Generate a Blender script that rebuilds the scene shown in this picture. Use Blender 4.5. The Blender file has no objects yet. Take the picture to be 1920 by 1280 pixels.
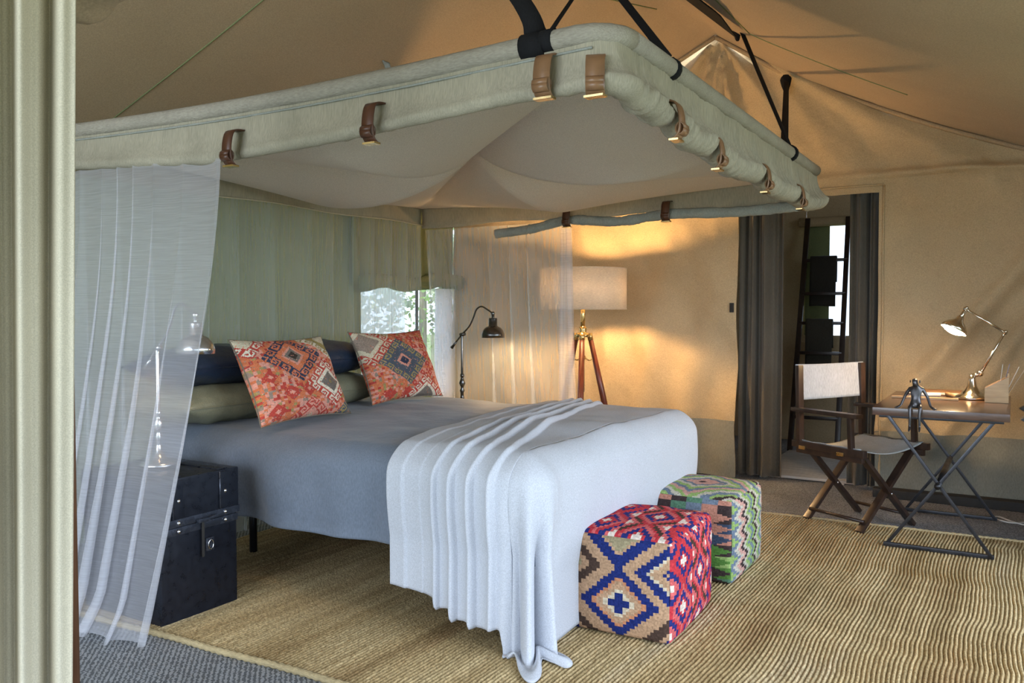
import bpy, bmesh, math, random
from mathutils import Vector, Matrix, noise
random.seed(7)
PI = math.pi
sin, cos = math.sin, math.cos
SC = bpy.context.scene
COL = SC.collection
V = Vector

# ------------------------------------------------------------------ camera, world, sun, exposure
FPX, CAMH, HORIZON = 1580.0, 1.25, 583.0
yaw = math.atan((1900 - 960) / FPX)
pitch = math.atan((640 - HORIZON) / FPX)
cam_d = bpy.data.cameras.new('camera'); cam = bpy.data.objects.new('camera', cam_d); COL.objects.link(cam)
cam.location = (0, 0, CAMH); cam.rotation_euler = (PI / 2 - pitch, 0, yaw)
cam_d.sensor_width = 36; cam_d.lens = FPX / 1920 * 36; cam_d.clip_start = 0.05
SC.camera = cam
SC.view_settings.view_transform = 'Standard'; SC.view_settings.look = 'None'
SC.view_settings.gamma = 1; SC.view_settings.use_curve_mapping = False
SC.view_settings.exposure = 0.88
SC.cycles.use_denoising = True
SC.cycles.transparent_max_bounces = 24
SC.cycles.max_bounces = 10; SC.cycles.diffuse_bounces = 6
SC.cycles.sample_clamp_indirect = 6.0
world = bpy.data.worlds.new('world'); SC.world = world; world.use_nodes = True
wn = world.node_tree.nodes; wb = wn['Background']
wb.inputs[0].default_value = (0.66, 0.80, 1.0, 1); wb.inputs[1].default_value = 1.8
sun_d = bpy.data.lights.new('sun', 'SUN'); sun_d.energy = 3.2; sun_d.angle = 0.02; sun_d.color = (1, .95, .85)
sun = bpy.data.objects.new('sun', sun_d); COL.objects.link(sun)
sun.rotation_euler = V((0.12, 0.30, -1)).to_track_quat('-Z', 'Y').to_euler()
def area(name, loc, aim, sx, sy, power, col):
    d = bpy.data.lights.new(name, 'AREA'); d.shape = 'RECTANGLE'; d.size = sx; d.size_y = sy; d.energy = power; d.color = col
    o = bpy.data.objects.new(name, d); COL.objects.link(o); o.location = loc
    o.rotation_euler = (V(aim) - V(loc)).to_track_quat('-Z', 'Y').to_euler(); return o
area('daylight_right', (3.4, 2.2, 1.9), (-1.2, 3.4, 1.2), 3.2, 2.0, 78, (0.80, 0.90, 1.0))
area('daylight_front', (-2.2, -2.6, 1.6), (-2.3, 3.0, .8), 3.8, 1.8, 82, (0.80, 0.90, 1.0))

cy_, sy_ = cos(yaw), sin(yaw)
cf = V((-sy_ * cos(pitch), cy_ * cos(pitch), -sin(pitch))); cr = V((cy_, sy_, 0)); cu = cr.cross(cf)
def at(x, y, axis, val):
    """world point where the photo pixel's ray meets the plane axis = val"""
    d = cf + cr * ((x - 960) / FPX) + cu * ((640 - y) / FPX)
    o = V((0, 0, CAMH)); t = (val - o[axis]) / d[axis]
    return o + d * t

# ------------------------------------------------------------------ helpers
class MB:
    def __init__(s): s.v = []; s.f = []; s.uv = []; s.col = []; s.hascol = False
    def face(s, idx, uv=None, col=None):
        s.f.append(idx); s.uv.append(uv or [(0, 0)] * len(idx)); s.col.append(col or (1, 1, 1))
        if col: s.hascol = True
    def grid(s, nu, nv, fn, closeu=False, closev=False, colfn=None, keep=None):
        b = len(s.v); mu = nu if closeu else nu + 1; mv = nv if closev else nv + 1
        for j in range(mv):
            for i in range(mu): s.v.append(tuple(fn(i / nu, j / nv)))
        for j in range(nv):
            for i in range(nu):
                if keep and not keep((i + .5) / nu, (j + .5) / nv): continue
                i2 = (i + 1) % mu; j2 = (j + 1) % mv
                s.face([b + j * mu + i, b + j * mu + i2, b + j2 * mu + i2, b + j2 * mu + i],
                       [(i / nu, j / nv), ((i + 1) / nu, j / nv), ((i + 1) / nu, (j + 1) / nv), (i / nu, (j + 1) / nv)],
                       colfn(i, j) if colfn else None)
        return s
    def box(s, c, d, R=None):
        b = len(s.v); R = R or Matrix.Identity(3)
        for k in range(8):
            p = V(((k & 1) - .5, ((k >> 1) & 1) - .5, (k >> 2) - .5))
            s.v.append(tuple(V(c) + R @ V((p.x * d[0], p.y * d[1], p.z * d[2]))))
        for q in ((0, 2, 3, 1), (4, 5, 7, 6), (0, 1, 5, 4), (2, 6, 7, 3), (0, 4, 6, 2), (1, 3, 7, 5)):
            s.face([b + i for i in q], [(0, 0), (1, 0), (1, 1), (0, 1)])
        return s
    def bar(s, p, q, w, h, up=(0, 0, 1)):
        p = V(p); q = V(q); x = (q - p); L = x.length; x.normalize()
        y = V(up).cross(x)
        if y.length < 1e-4: y = V((0, 1, 0)).cross(x)
        y.normalize(); z = x.cross(y)
        R = Matrix((x, y, z)).transposed()
        return s.box((p + q) / 2, (L, w, h), R)
    def tube(s, pts, r, n=10, cap=True, closed=False, flat=1.0):
        pts = [V(p) for p in pts]; N = len(pts); b = len(s.v)
        rs = r if isinstance(r, (list, tuple)) else [r] * N
        ref = None; rings = []
        for i in range(N):
            a = pts[(i - 1) % N] if (closed or i > 0) else pts[i]; c = pts[(i + 1) % N] if (closed or i < N - 1) else pts[i]
            t = (c - a).normalized()
            if ref is None:
                ref = V((0, 0, 1)) if abs(t.z) < .9 else V((1, 0, 0))
            x = (ref - t * ref.dot(t)).normalized(); y = t.cross(x); ref = x
            ring = []
            for k in range(n):
                an = 2 * PI * k / n
                ring.append(len(s.v)); s.v.append(tuple(pts[i] + (x * cos(an) + y * sin(an) * flat) * rs[i]))
            rings.append(ring)
        for i in range(N if closed else N - 1):
            A, B = rings[i], rings[(i + 1) % N]
            for k in range(n):
                k2 = (k + 1) % n
                s.face([A[k], A[k2], B[k2], B[k]], [(k / n, i / N), ((k + 1) / n, i / N), ((k + 1) / n, (i + 1) / N), (k / n, (i + 1) / N)])
        if cap and not closed: s.face(rings[0][::-1]); s.face(rings[-1])
        return s
    def lathe(s, prof, n=28, c=(0, 0, 0), R=None):
        b = len(s.v); m = len(prof); R = R or Matrix.Identity(3)
        for (r, z) in prof:
            for k in range(n):
                a = 2 * PI * k / n; s.v.append(tuple(V(c) + R @ V((r * cos(a), r * sin(a), z))))
        for i in range(m - 1):
            for k in range(n):
                k2 = (k + 1) % n
                s.face([b + i * n + k, b + i * n + k2, b + (i + 1) * n + k2, b + (i + 1) * n + k],
                       [(k / n, i / m), ((k + 1) / n, i / m), ((k + 1) / n, (i + 1) / m), (k / n, (i + 1) / m)])
        return s
    def poly(s, pts): b = len(s.v); s.v += [tuple(p) for p in pts]; s.face(list(range(b, b + len(pts)))); return s
    def prism(s, pts, d):
        b = len(s.v); n = len(pts); d = V(d)
        s.v += [tuple(p) for p in pts] + [tuple(V(p) + d) for p in pts]
        s.face([b + i for i in range(n)][::-1]); s.face([b + n + i for i in range(n)])
        for i in range(n):
            j = (i + 1) % n; s.face([b + i, b + j, b + n + j, b + n + i])
        return s

def obj(name, mb, m, parent=None, smooth=True, bevel=0, solid=0, sub=0, merge=0, ang=None):
    top = parent.parent if (parent and parent.parent) else parent
    off = top.location if (top and top.get('world')) else V((0, 0, 0))
    me = bpy.data.meshes.new(name)
    me.from_pydata([tuple(V(v) - off) for v in mb.v], [], mb.f)
    uvl = me.uv_layers.new(name='UVMap'); k = 0; flat = []
    for u in mb.uv:
        for t in u: flat += [t[0], t[1]]
    uvl.data.foreach_set('uv', flat)
    if mb.hascol:
        at_ = me.color_attributes.new('pattern', 'FLOAT_COLOR', 'CORNER'); fl = []
        for f, c in zip(mb.f, mb.col):
            for _ in f: fl += [c[0], c[1], c[2], 1]
        at_.data.foreach_set('color', fl)
    bm = bmesh.new(); bm.from_mesh(me)
    if merge: bmesh.ops.remove_doubles(bm, verts=bm.verts, dist=merge)
    bmesh.ops.recalc_face_normals(bm, faces=bm.faces)
    if bevel:
        bmesh.ops.remove_doubles(bm, verts=bm.verts, dist=1e-5)
        es = [e for e in bm.edges if len(e.link_faces) == 2 and e.calc_face_angle(0) > .6]
        bmesh.ops.bevel(bm, geom=es, offset=bevel, segments=2, affect='EDGES', profile=.7, clamp_overlap=True)
    bm.to_mesh(me); bm.free()
    me.materials.append(m)
    if smooth: me.polygons.foreach_set('use_smooth', [True] * len(me.polygons))
    o = bpy.data.objects.new(name, me); COL.objects.link(o)
    if parent: o.parent = parent
    if ang or bevel:
        try: me.set_sharp_from_angle(angle=ang or .7)
        except Exception: pass
    if solid:
        md = o.modifiers.new('thickness', 'SOLIDIFY'); md.thickness = solid; md.offset = 0
    if sub:
        md = o.modifiers.new('smooth', 'SUBSURF'); md.levels = sub; md.render_levels = sub
    return o
def thing(name, label, cat, loc=(0, 0, 0), rz=0, group=None, world=True):
    o = bpy.data.objects.new(name, None); COL.objects.link(o); o.location = loc; o.rotation_euler = (0, 0, rz)
    o.empty_display_size = .1
    o['label'] = label; o['category'] = cat
    if group: o['group'] = group
    if world and not rz: o['world'] = 1
    return o
def tag(o, label, cat, group=None):
    o['label'] = label; o['category'] = cat
    if group: o['group'] = group
    return o
def struct(o): o['kind'] = 'structure'; return o
def dup(root, loc, label=None, group=None):
    r = root.copy(); COL.objects.link(r); r.location = loc
    if label: r['label'] = label
    if group: r['group'] = group
    for ch in list(root.children):
        c = ch.copy(); COL.objects.link(c); c.parent = r
        for g in ch.children:
            d = g.copy(); COL.objects.link(d); d.parent = c
    return r
def nz(x, y, z=0.0): return noise.noise(V((x, y, z)))
def lerp(a, b, t): return a + (b - a) * t
def sm(t): t = max(0, min(1, t)); return t * t * (3 - 2 * t)
def pl(x, pts):
    if x <= pts[0][0]: return pts[0][1]
    for (a, b), (c, d) in zip(pts, pts[1:]):
        if x <= c: return lerp(b, d, (x - a) / (c - a))
    return pts[-1][1]
def spline(pts, n):
    pts = [V(p) for p in pts]; out = []
    for i in range(len(pts) - 1):
        p0 = pts[max(0, i - 1)]; p1 = pts[i]; p2 = pts[i + 1]; p3 = pts[min(len(pts) - 1, i + 2)]
        for k in range(n):
            t = k / n
            out.append(.5 * ((2 * p1) + (p2 - p0) * t + (2 * p0 - 5 * p1 + 4 * p2 - p3) * t * t + (3 * p1 - p0 - 3 * p2 + p3) * t ** 3))
    out.append(pts[-1]); return out

# ------------------------------------------------------------------ materials
def base_mat(name):
    m = bpy.data.materials.new(name); m.use_nodes = True; nt = m.node_tree
    return m, nt, nt.nodes['Principled BSDF']
def c4(c): return (c[0], c[1], c[2], 1)
def srgb(r, g, b):
    f = lambda x: (x / 255 / 12.92) if x <= 10 else ((x / 255 + .055) / 1.055) ** 2.4
    return (f(r), f(g), f(b))
def noise_node(nt, scale, vec=None, detail=3, stretch=None, coord='Object', rough=.55):
    tc = nt.nodes.new('ShaderNodeTexCoord'); src = tc.outputs[coord]
    if stretch:
        mp = nt.nodes.new('ShaderNodeMapping'); mp.inputs['Scale'].default_value = stretch
        nt.links.new(src, mp.inputs[0]); src = mp.outputs[0]
    n = nt.nodes.new('ShaderNodeTexNoise'); n.inputs['Scale'].default_value = scale; n.inputs['Detail'].default_value = detail
    n.inputs['Roughness'].default_value = rough
    nt.links.new(src, n.inputs['Vector']); return n
def ramp(nt, src, stops):
    r = nt.nodes.new('ShaderNodeValToRGB'); e = r.color_ramp.elements
    e[0].position = stops[0][0]; e[0].color = c4(stops[0][1]); e[1].position = stops[-1][0]; e[1].color = c4(stops[-1][1])
    for p, c in stops[1:-1]: q = e.new(p); q.color = c4(c)
    nt.links.new(src, r.inputs[0]); return r
def bump(nt, b, src, strength, dist):
    n = nt.nodes.new('ShaderNodeBump'); n.inputs['Strength'].default_value = strength; n.inputs['Distance'].default_value = dist
    nt.links.new(src, n.inputs['Height'])
    prev = b.inputs['Normal'].links
    if prev: nt.links.new(prev[0].from_socket, n.inputs['Normal'])
    nt.links.new(n.outputs[0], b.inputs['Normal'])
def fabric(name, col, rough=.9, var=.12, vs=3, weave=220, wst=(1, 1, .25), wb_=.25, wd=.002, crease=0, cs=9, sheen=0, spec=.2, trans=0):
    m, nt, b = base_mat(name)
    n = noise_node(nt, vs, detail=4)
    r = ramp(nt, n.outputs['Fac'], [(.3, [x * (1 - var) for x in col]), (.7, [min(1, x * (1 + var)) for x in col])])
    w = noise_node(nt, weave, detail=1, stretch=wst)
    mx = nt.nodes.new('ShaderNodeMix'); mx.data_type = 'RGBA'; mx.blend_type = 'MULTIPLY'; mx.inputs['Factor'].default_value = .35
    r2 = ramp(nt, w.outputs['Fac'], [(.3, (.62, .62, .62)), (.7, (1.25, 1.25, 1.25))])
    nt.links.new(r.outputs[0], mx.inputs['A']); nt.links.new(r2.outputs[0], mx.inputs['B'])
    nt.links.new(mx.outputs['Result'], b.inputs['Base Color'])
    b.inputs['Roughness'].default_value = rough; b.inputs['Specular IOR Level'].default_value = spec
    if sheen: b.inputs['Sheen Weight'].default_value = sheen
    if crease:
        c = noise_node(nt, cs, detail=5, rough=.6); bump(nt, b, c.outputs['Fac'], crease, .03)
    if wb_: bump(nt, b, w.outputs['Fac'], wb_, wd)
    if trans:
        t = nt.nodes.new('ShaderNodeBsdfTranslucent'); nt.links.new(mx.outputs['Result'], t.inputs[0])
        ms = nt.nodes.new('ShaderNodeMixShader'); ms.inputs[0].default_value = trans
        nt.links.new(b.outputs[0], ms.inputs[1]); nt.links.new(t.outputs[0], ms.inputs[2])
        nt.links.new(ms.outputs[0], nt.nodes['Material Output'].inputs[0])
    return m
def metal(name, col, rough=.3, met=1.0, var=.1):
    m, nt, b = base_mat(name)
    n = noise_node(nt, 30, detail=3)
    r = ramp(nt, n.outputs['Fac'], [(.35, [x * (1 - var) for x in col]), (.65, col)])
    nt.links.new(r.outputs[0], b.inputs['Base Color']); b.inputs['Metallic'].default_value = met
    rr = ramp(nt, n.outputs['Fac'], [(.3, (rough * .8,) * 3), (.7, (rough * 1.3,) * 3)]); nt.links.new(rr.outputs[0], b.inputs['Roughness'])
    return m
def wood(name, c1, c2, rough=.35, stretch=(1, 12, 12), scale=6):
    m, nt, b = base_mat(name)
    n = noise_node(nt, scale, detail=5, stretch=stretch)
    r = ramp(nt, n.outputs['Fac'], [(.3, c1), (.7, c2)])
    nt.links.new(r.outputs[0], b.inputs['Base Color']); b.inputs['Roughness'].default_value = rough
    bump(nt, b, n.outputs['Fac'], .15, .003); return m
def net(name, col, alpha, lo=.55, st=(.12, .12, 4), sc=60):
    m, nt, b = base_mat(name); nt.nodes.remove(b)
    w = noise_node(nt, sc, detail=2, stretch=st)
    d = nt.nodes.new('ShaderNodeBsdfDiffuse'); d.inputs[0].default_value = c4(col)
    t = nt.nodes.new('ShaderNodeBsdfTranslucent'); t.inputs[0].default_value = c4(col)
    ms = nt.nodes.new('ShaderNodeMixShader'); ms.inputs[0].default_value = .42
    nt.links.new(d.outputs[0], ms.inputs[1]); nt.links.new(t.outputs[0], ms.inputs[2])
    tr = nt.nodes.new('ShaderNodeBsdfTransparent')
    r = ramp(nt, w.outputs['Fac'], [(.3, (alpha * lo,) * 3), (.7, (min(1, alpha * (2 - lo)),) * 3)])
    m2 = nt.nodes.new('ShaderNodeMixShader'); nt.links.new(r.outputs[0], m2.inputs[0])
    nt.links.new(tr.outputs[0], m2.inputs[1]); nt.links.new(ms.outputs[0], m2.inputs[2])
    nt.links.new(m2.outputs[0], nt.nodes['Material Output'].inputs[0]); return m
def pattern_mat(name, weave=130, bs=.5):
    m, nt, b = base_mat(name)
    a = nt.nodes.new('ShaderNodeVertexColor'); a.layer_name = 'pattern'
    w = noise_node(nt, weave, detail=2); r2 = ramp(nt, w.outputs['Fac'], [(.3, (.6, .6, .6)), (.7, (1.3, 1.3, 1.3))])
    mx = nt.nodes.new('ShaderNodeMix'); mx.data_type = 'RGBA'; mx.blend_type = 'MULTIPLY'; mx.inputs['Factor'].default_value = .4
    nt.links.new(a.outputs[0], mx.inputs['A']); nt.links.new(r2.outputs[0], mx.inputs['B'])
    nt.links.new(mx.outputs['Result'], b.inputs['Base Color']); b.inputs['Roughness'].default_value = .95
    b.inputs['Specular IOR Level'].default_value = .1
    bump(nt, b, w.outputs['Fac'], bs, .004); return m
def emit(name, col, s):
    m, nt, b = base_mat(name); b.inputs['Base Color'].default_value = c4(col); b.inputs['Emission Color'].default_value = c4(col)
    b.inputs['Emission Strength'].default_value = s; return m
def plain(name, col, rough=.6, met=0):
    m, nt, b = base_mat(name); n = noise_node(nt, 25)
    r = ramp(nt, n.outputs['Fac'], [(.3, [x * .85 for x in col]), (.7, [min(1, x * 1.1) for x in col])])
    nt.links.new(r.outputs[0], b.inputs['Base Color']); b.inputs['Roughness'].default_value = rough; b.inputs['Metallic'].default_value = met; return m

M = {}
M['canvas'] = fabric('tan_canvas', (.52, .395, .235), rough=.85, var=.08, vs=2.5, weave=160, wst=(1, 1, 1), wb_=.12, crease=.6, cs=6)
M['roof'] = fabric('roof_canvas', (.43, .32, .20), trans=.02, rough=.85, var=.06, vs=1.5, weave=160, wst=(1, 1, 1), wb_=.08, crease=.10, cs=4)
M['olive'] = fabric('olive_canvas', (.235, .265, .125), trans=.06, rough=.85, var=.08, vs=2.5, weave=160, wst=(1, 1, 1), wb_=.12, crease=.2, cs=6)
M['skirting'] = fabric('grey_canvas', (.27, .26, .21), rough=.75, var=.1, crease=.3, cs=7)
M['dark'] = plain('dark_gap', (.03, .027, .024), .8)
M['web'] = fabric('black_webbing', (.012, .012, .014), var=.2, weave=300)
M['linen'] = fabric('canopy_linen', (.50, .455, .35), rough=.9, var=.10, vs=6, weave=110, wst=(2.2, 2.2, .2), wb_=.5, wd=.004, trans=.32)
M['linen_roll'] = fabric('canopy_roll', (.38, .345, .285), rough=.9, var=.08, vs=8, weave=120, wst=(.5, 2, 2), wb_=.5, wd=.004, crease=.4, cs=16, trans=.1)
M['grey_roll'] = fabric('grey_roll', (.30, .31, .28), rough=.9, var=.1, vs=8, crease=.5, cs=14)
M['ceiling_net'] = fabric('canopy_ceiling', (.74, .70, .64), rough=.9, var=.03, vs=2, weave=240, wst=(1, 1, 1), wb_=.1, trans=.35)
M['net'] = net('white_net', (.80, .80, .86), .36, .9)
M['net_head'] = net('head_net', (.76, .80, .82), 0.30, .95, (1.2, 1.2, .04), 45)
M['sheer'] = net('window_sheer', (.9, .9, .93), .75, .7)
M['insect'] = net('insect_mesh', (.88, .92, .92), .74, .95)
M['curtain'] = fabric('entry_curtain', (.54, .49, .37), rough=.9, var=.05, vs=3, weave=330, wst=(1, 1, 1), wb_=.04, trans=.06)
M['leather'] = plain('brown_leather', (.085, .032, .016), .38)
M['leather_light'] = plain('tan_leather', (.22, .115, .055), .38)
M['brass'] = metal('brass', (.75, .55, .25), .25)
M['duvet'] = fabric('slate_duvet', (.15, .178, .225), rough=.55, var=.16, vs=2.2, weave=260, wb_=.15, crease=.5, cs=4, sheen=.15)
M['throw'] = fabric('white_throw', (.56, .58, .63), rough=.92, var=.03, vs=3, weave=240, wst=(1, 1, 1), wb_=.15, wd=.002)
M['navy'] = fabric('navy_satin', (.018, .032, .062), rough=.36, var=.1, crease=.35, cs=8, spec=.6, wb_=.05)
M['khaki'] = fabric('khaki_satin', (.24, .235, .155), rough=.42, var=.08, crease=.35, cs=8, spec=.5, wb_=.05)
M['mattress'] = fabric('mattress', (.4, .4, .4))
M['black_metal'] = metal('black_metal', (.02, .02, .024), .35, .6)
M['trunk'] = metal('navy_enamel', (.020, .023, .034), .30, .25, .3)
M['trunk_top'] = metal('trunk_edge', (.09, .10, .13), .25, .6, .3)  # strip colour lightened to stand in for edge highlights
M['silver'] = metal('silver', (.72, .72, .74), .2)
M['nickel'] = metal('dark_nickel', (.16, .155, .15), .22)
M['chrome'] = metal('polished_nickel', (.80, .74, .64), .16)
M['shade_linen'] = fabric('shade_linen', (.80, .72, .60), var=.05, vs=12, weave=140, wst=(.4, .4, 3), wb_=.3, trans=.34)
M['redwood'] = wood('red_wood', (.10, .022, .012), (.20, .05, .025), .3, (6, 6, .6), 8)
M['darkwood'] = wood('dark_wood', (.018, .011, .009), (.048, .026, .018), .32, (3, 3, 1), 8)
M['desktop'] = wood('desk_top_wood', (.05, .027, .018), (.11, .06, .04), .2, (2, 12, 12), 4)
M['steel'] = metal('dark_steel', (.045, .045, .05), .34, .8)
M['chair_canvas'] = fabric('grey_chair_canvas', (.38, .41, .46), var=.06, vs=8, crease=.2, cs=12, weave=160)
M['seat_canvas'] = fabric('grey_seat_canvas', (.40, .41, .40), var=.06, vs=8, crease=.2, cs=12, weave=160)
M['door_curtain'] = fabric('taupe_curtain', (.105, .092, .072), rough=.8, var=.1, sheen=.2)
M['towel'] = fabric('brown_towel', (.045, .040, .033), rough=1, var=.1)
M['towel2'] = fabric('olive_towel', (.06, .054, .042), rough=1, var=.1)
M['oak'] = wood('pale_wood', (.32, .20, .10), (.5, .33, .17), .5, (1, 10, 10), 5)
M['deck'] = wood('grey_deck', (.42, .39, .36), (.6, .57, .53), .6, (1, 8, 8), 5)
M['bronze'] = metal('bronze_figure', (.10, .095, .10), .33, .8, .35)
M['paper'] = plain('paper', (.7, .68, .64), .8)
M['cable'] = plain('white_cable', (.6, .57, .52), .5)
M['pole'] = wood('brown_pole', (.09, .035, .015), (.16, .07, .03), .5, (6, 6, .8), 6)
M['kilim'] = pattern_mat('kilim_weave', 130, .5)
M['kilim_fine'] = pattern_mat('kilim_fine', 190, .4)
M['piping_pink'] = fabric('pink_piping', (.55, .12, .12), weave=300)
M['piping_dark'] = fabric('dark_piping', (.20, .17, .13), weave=300)
M['bulb'] = emit('warm_bulb', (1, .78, .45), 22)
M['bulb_soft'] = emit('soft_bulb', (1, .75, .42), 8)
M['bulb_main'] = emit('lamp_bulb', (1, .62, .28), 760)
M['bulb_bed'] = emit('bedside_bulb', (1, .64, .30), 300)
M['bulb_bed_dim'] = emit('near_bedside_bulb', (1, .64, .30), 45)
M['bulb_desk'] = emit('desk_bulb', (1, .66, .33), 150)
M['enamel'] = plain('white_enamel', (.8, .78, .74), .4)
def rug_mat():
    m, nt, b = base_mat('jute')
    uv = nt.nodes.new('ShaderNodeUVMap')
    sep = nt.nodes.new('ShaderNodeSeparateXYZ'); nt.links.new(uv.outputs[0], sep.inputs[0])
    n = noise_node(nt, 1.1, detail=3, stretch=(3.2, .55, 1)); n2 = noise_node(nt, 90, detail=2)
    st = noise_node(nt, 40, detail=1, stretch=(1, .02, 1))
    r = ramp(nt, n.outputs['Fac'], [(.25, (.31, .19, .09)), (.45, (.49, .36, .185)), (.6, (.58, .45, .25)), (.8, (.54, .45, .32))])
    r2 = ramp(nt, n2.outputs['Fac'], [(.3, (.45, .42, .38)), (.65, (1.2, 1.2, 1.2))])
    r3 = ramp(nt, st.outputs['Fac'], [(.3, (.75, .72, .66)), (.7, (1.2, 1.2, 1.2))])
    mx = nt.nodes.new('ShaderNodeMix'); mx.data_type = 'RGBA'; mx.blend_type = 'MULTIPLY'; mx.inputs['Factor'].default_value = .75
    nt.links.new(r.outputs[0], mx.inputs['A']); nt.links.new(r2.outputs[0], mx.inputs['B'])
    mx2 = nt.nodes.new('ShaderNodeMix'); mx2.data_type = 'RGBA'; mx2.blend_type = 'MULTIPLY'; mx2.inputs['Factor'].default_value = .8
    nt.links.new(mx.outputs['Result'], mx2.inputs['A']); nt.links.new(r3.outputs[0], mx2.inputs['B'])
    nt.links.new(mx2.outputs['Result'], b.inputs['Base Color']); b.inputs['Roughness'].default_value = .95
    b.inputs['Specular IOR Level'].default_value = .12
    bump(nt, b, n2.outputs['Fac'], .8, .006); return m
M['rug'] = rug_mat()
M['rug_edge'] = fabric('jute_binding', (.46, .36, .20), var=.15, vs=30, weave=120, wst=(.4, 2, 2), wb_=.8, wd=.006)
def floor_mat():
    m, nt, b = base_mat('grey_woven_floor')
    tc = nt.nodes.new('ShaderNodeTexCoord')
    w = nt.nodes.new('ShaderNodeTexWave'); w.wave_type = 'BANDS'; w.bands_direction = 'DIAGONAL'; w.inputs['Scale'].default_value = 26
    w.inputs['Distortion'].default_value = 5; w.inputs['Detail'].default_value = 2; w.inputs['Detail Scale'].default_value = 3
    nt.links.new(tc.outputs['Object'], w.inputs[0])
    n = noise_node(nt, 2.2, detail=4); n2 = noise_node(nt, 160, detail=2)
    r = ramp(nt, w.outputs['Fac'], [(.25, (.12, .128, .142)), (.75, (.36, .375, .40))])
    r2 = ramp(nt, n.outputs['Fac'], [(.3, (.72, .70, .68)), (.7, (1.1, 1.1, 1.1))])
    mx = nt.nodes.new('ShaderNodeMix'); mx.data_type = 'RGBA'; mx.blend_type = 'MULTIPLY'; mx.inputs['Factor'].default_value = 1
    nt.links.new(r.outputs[0], mx.inputs['A']); nt.links.new(r2.outputs[0], mx.inputs['B'])
    nt.links.new(mx.outputs['Result'], b.inputs['Base Color']); b.inputs['Roughness'].default_value = .7
    b.inputs['Specular IOR Level'].default_value = .25
    bump(nt, b, w.outputs['Fac'], .5, .004); bump(nt, b, n2.outputs['Fac'], .4, .002); return m
M['floor'] = floor_mat()
M['grass'] = plain('grass', (.11, .14, .055), .9)
def leaf_mat(name, c):
    m = fabric(name, c, var=.35, vs=1.2, weave=6, wst=(1, 1, 1), wb_=0, trans=.35); return m
M['leaf'] = leaf_mat('pale_leaf', (.34, .46, .20)); M['leaf2'] = leaf_mat('grey_leaf', (.44, .50, .38))
M['bark'] = wood('bark', (.20, .17, .13), (.36, .32, .26), .9, (4, 4, .6), 5)

# ------------------------------------------------------------------ the tent: floor, walls, roof
XL, XR, YB, EAVE, RX, RZ = -4.3, 0.46, 6.2, 2.14, -1.93, 3.29
ROOF = [(XL, EAVE), (RX, RZ), (-1.40, 2.93), (-.9, 2.68), (-.45, 2.47), (.05, 2.275), (XR, 2.14), (1.2, 1.9)]
def roofz(x): return pl(x, ROOF) if x > XL else EAVE - (XL - x) * .485
def roofz_s(x):
    return sum(roofz(x + d) for d in (-.12, -.06, 0, .06, .12)) / 5 if x > RX + .13 else roofz(x)
g = MB().grid(1, 1, lambda u, v: (-40 + 80 * u, -40 + 80 * v, -.12)); struct(obj('ground', g, M['grass'], smooth=False))
g = MB().box((-1.92, 2.6, -.05), (5.4, 7.4, .1)); g.box((-1.9, 7.4, -.05), (5.0, 2.2, .1))
struct(obj('floor', g, M['floor'], smooth=False))

PKY = (RX, RZ)
def fold(x, z):
    """canvas wrinkles: a fan of folds falling from the ridge end, drag lines lower down"""
    dx, dz = x - RX, RZ - z; r = math.hypot(dx, dz) + 1e-4; a = math.atan2(dx, dz)
    fan = .14 * (abs(sin(a * 8.5 + 1.6 * sin(a * 4))) ** .6 - .6) * math.exp(-r * 1.25) * sm(r / .15) * (1 if z > EAVE - .5 else max(0, 1 - (EAVE - .5 - z)))
    fan += -.05 * math.exp(-((a - .98) / .055) ** 2) * sm(r / .4) * (1 if r < 2 else max(0, 1 - (r - 2)))
    lo = .045 * nz(x * 2.6 + z * 1.7, z * .7, 3) + .024 * nz(x * 6 + z * 3.4, z * 1.2, 9) + .006 * nz(x * 15 + z * 12, z * 5, 2)
    dg = -.07 * math.exp(-(((x + .45) * .8 - (z - .9) * .62) / .06) ** 2) * (1 if .4 < z < 1.9 else .2)
    dg += -.06 * math.exp(-(((x + .1) * .8 - (z - .9) * .5) / .05) ** 2) * (1 if .3 < z < 2.0 else .2)
    hang = .022 * sin(x * 15 - z * 4 + 1.3 * sin(z * 2 + x * 3)) * sm((1.9 - z) / 1.2) * (1 if x < -1.75 else .4)
    seam = -.05 * math.exp(-((z - (EAVE + .03 * sin((x + 1.7) * 1.6))) / .03) ** 2) * (.5 + .5 * sm((x + 1.0) / .5))
    return fan + lo + dg + hang + seam
DX0, DX1, DZ = -1.755, -.795, 2.05
g = MB()
def back_pt(x, z): return (x, YB + fold(x, z), z)
g.grid(90, 60, lambda u, v: back_pt(lerp(XL, DX0, u), lerp(.02, EAVE, v)))
g.grid(50, 60, lambda u, v: back_pt(lerp(DX1, XR, u), lerp(.02 + .035 * (u > .01), EAVE, v)))
g.grid(40, 4, lambda u, v: back_pt(lerp(DX0, DX1, u), lerp(DZ, EAVE, v)))
g.grid(170, 40, lambda u, v: back_pt(lerp(XL, XR, u), lerp(EAVE, roofz_s(lerp(XL, XR, u)) + .01, v)))
struct(obj('wall_back', g, M['canvas'], merge=.0005))
# grey lower band of the back wall
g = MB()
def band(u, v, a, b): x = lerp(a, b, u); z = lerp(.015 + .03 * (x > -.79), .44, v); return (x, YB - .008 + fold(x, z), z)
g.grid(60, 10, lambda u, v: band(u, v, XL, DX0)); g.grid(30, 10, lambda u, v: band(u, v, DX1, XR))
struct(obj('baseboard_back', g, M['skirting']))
g = MB().box((-.17, 6.13, .03), (1.25, .10, .06)); struct(obj('trim_1', g, M['dark'], smooth=False, bevel=.01))  # dark strip standing in for the dark gap under the wall canvas
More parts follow.
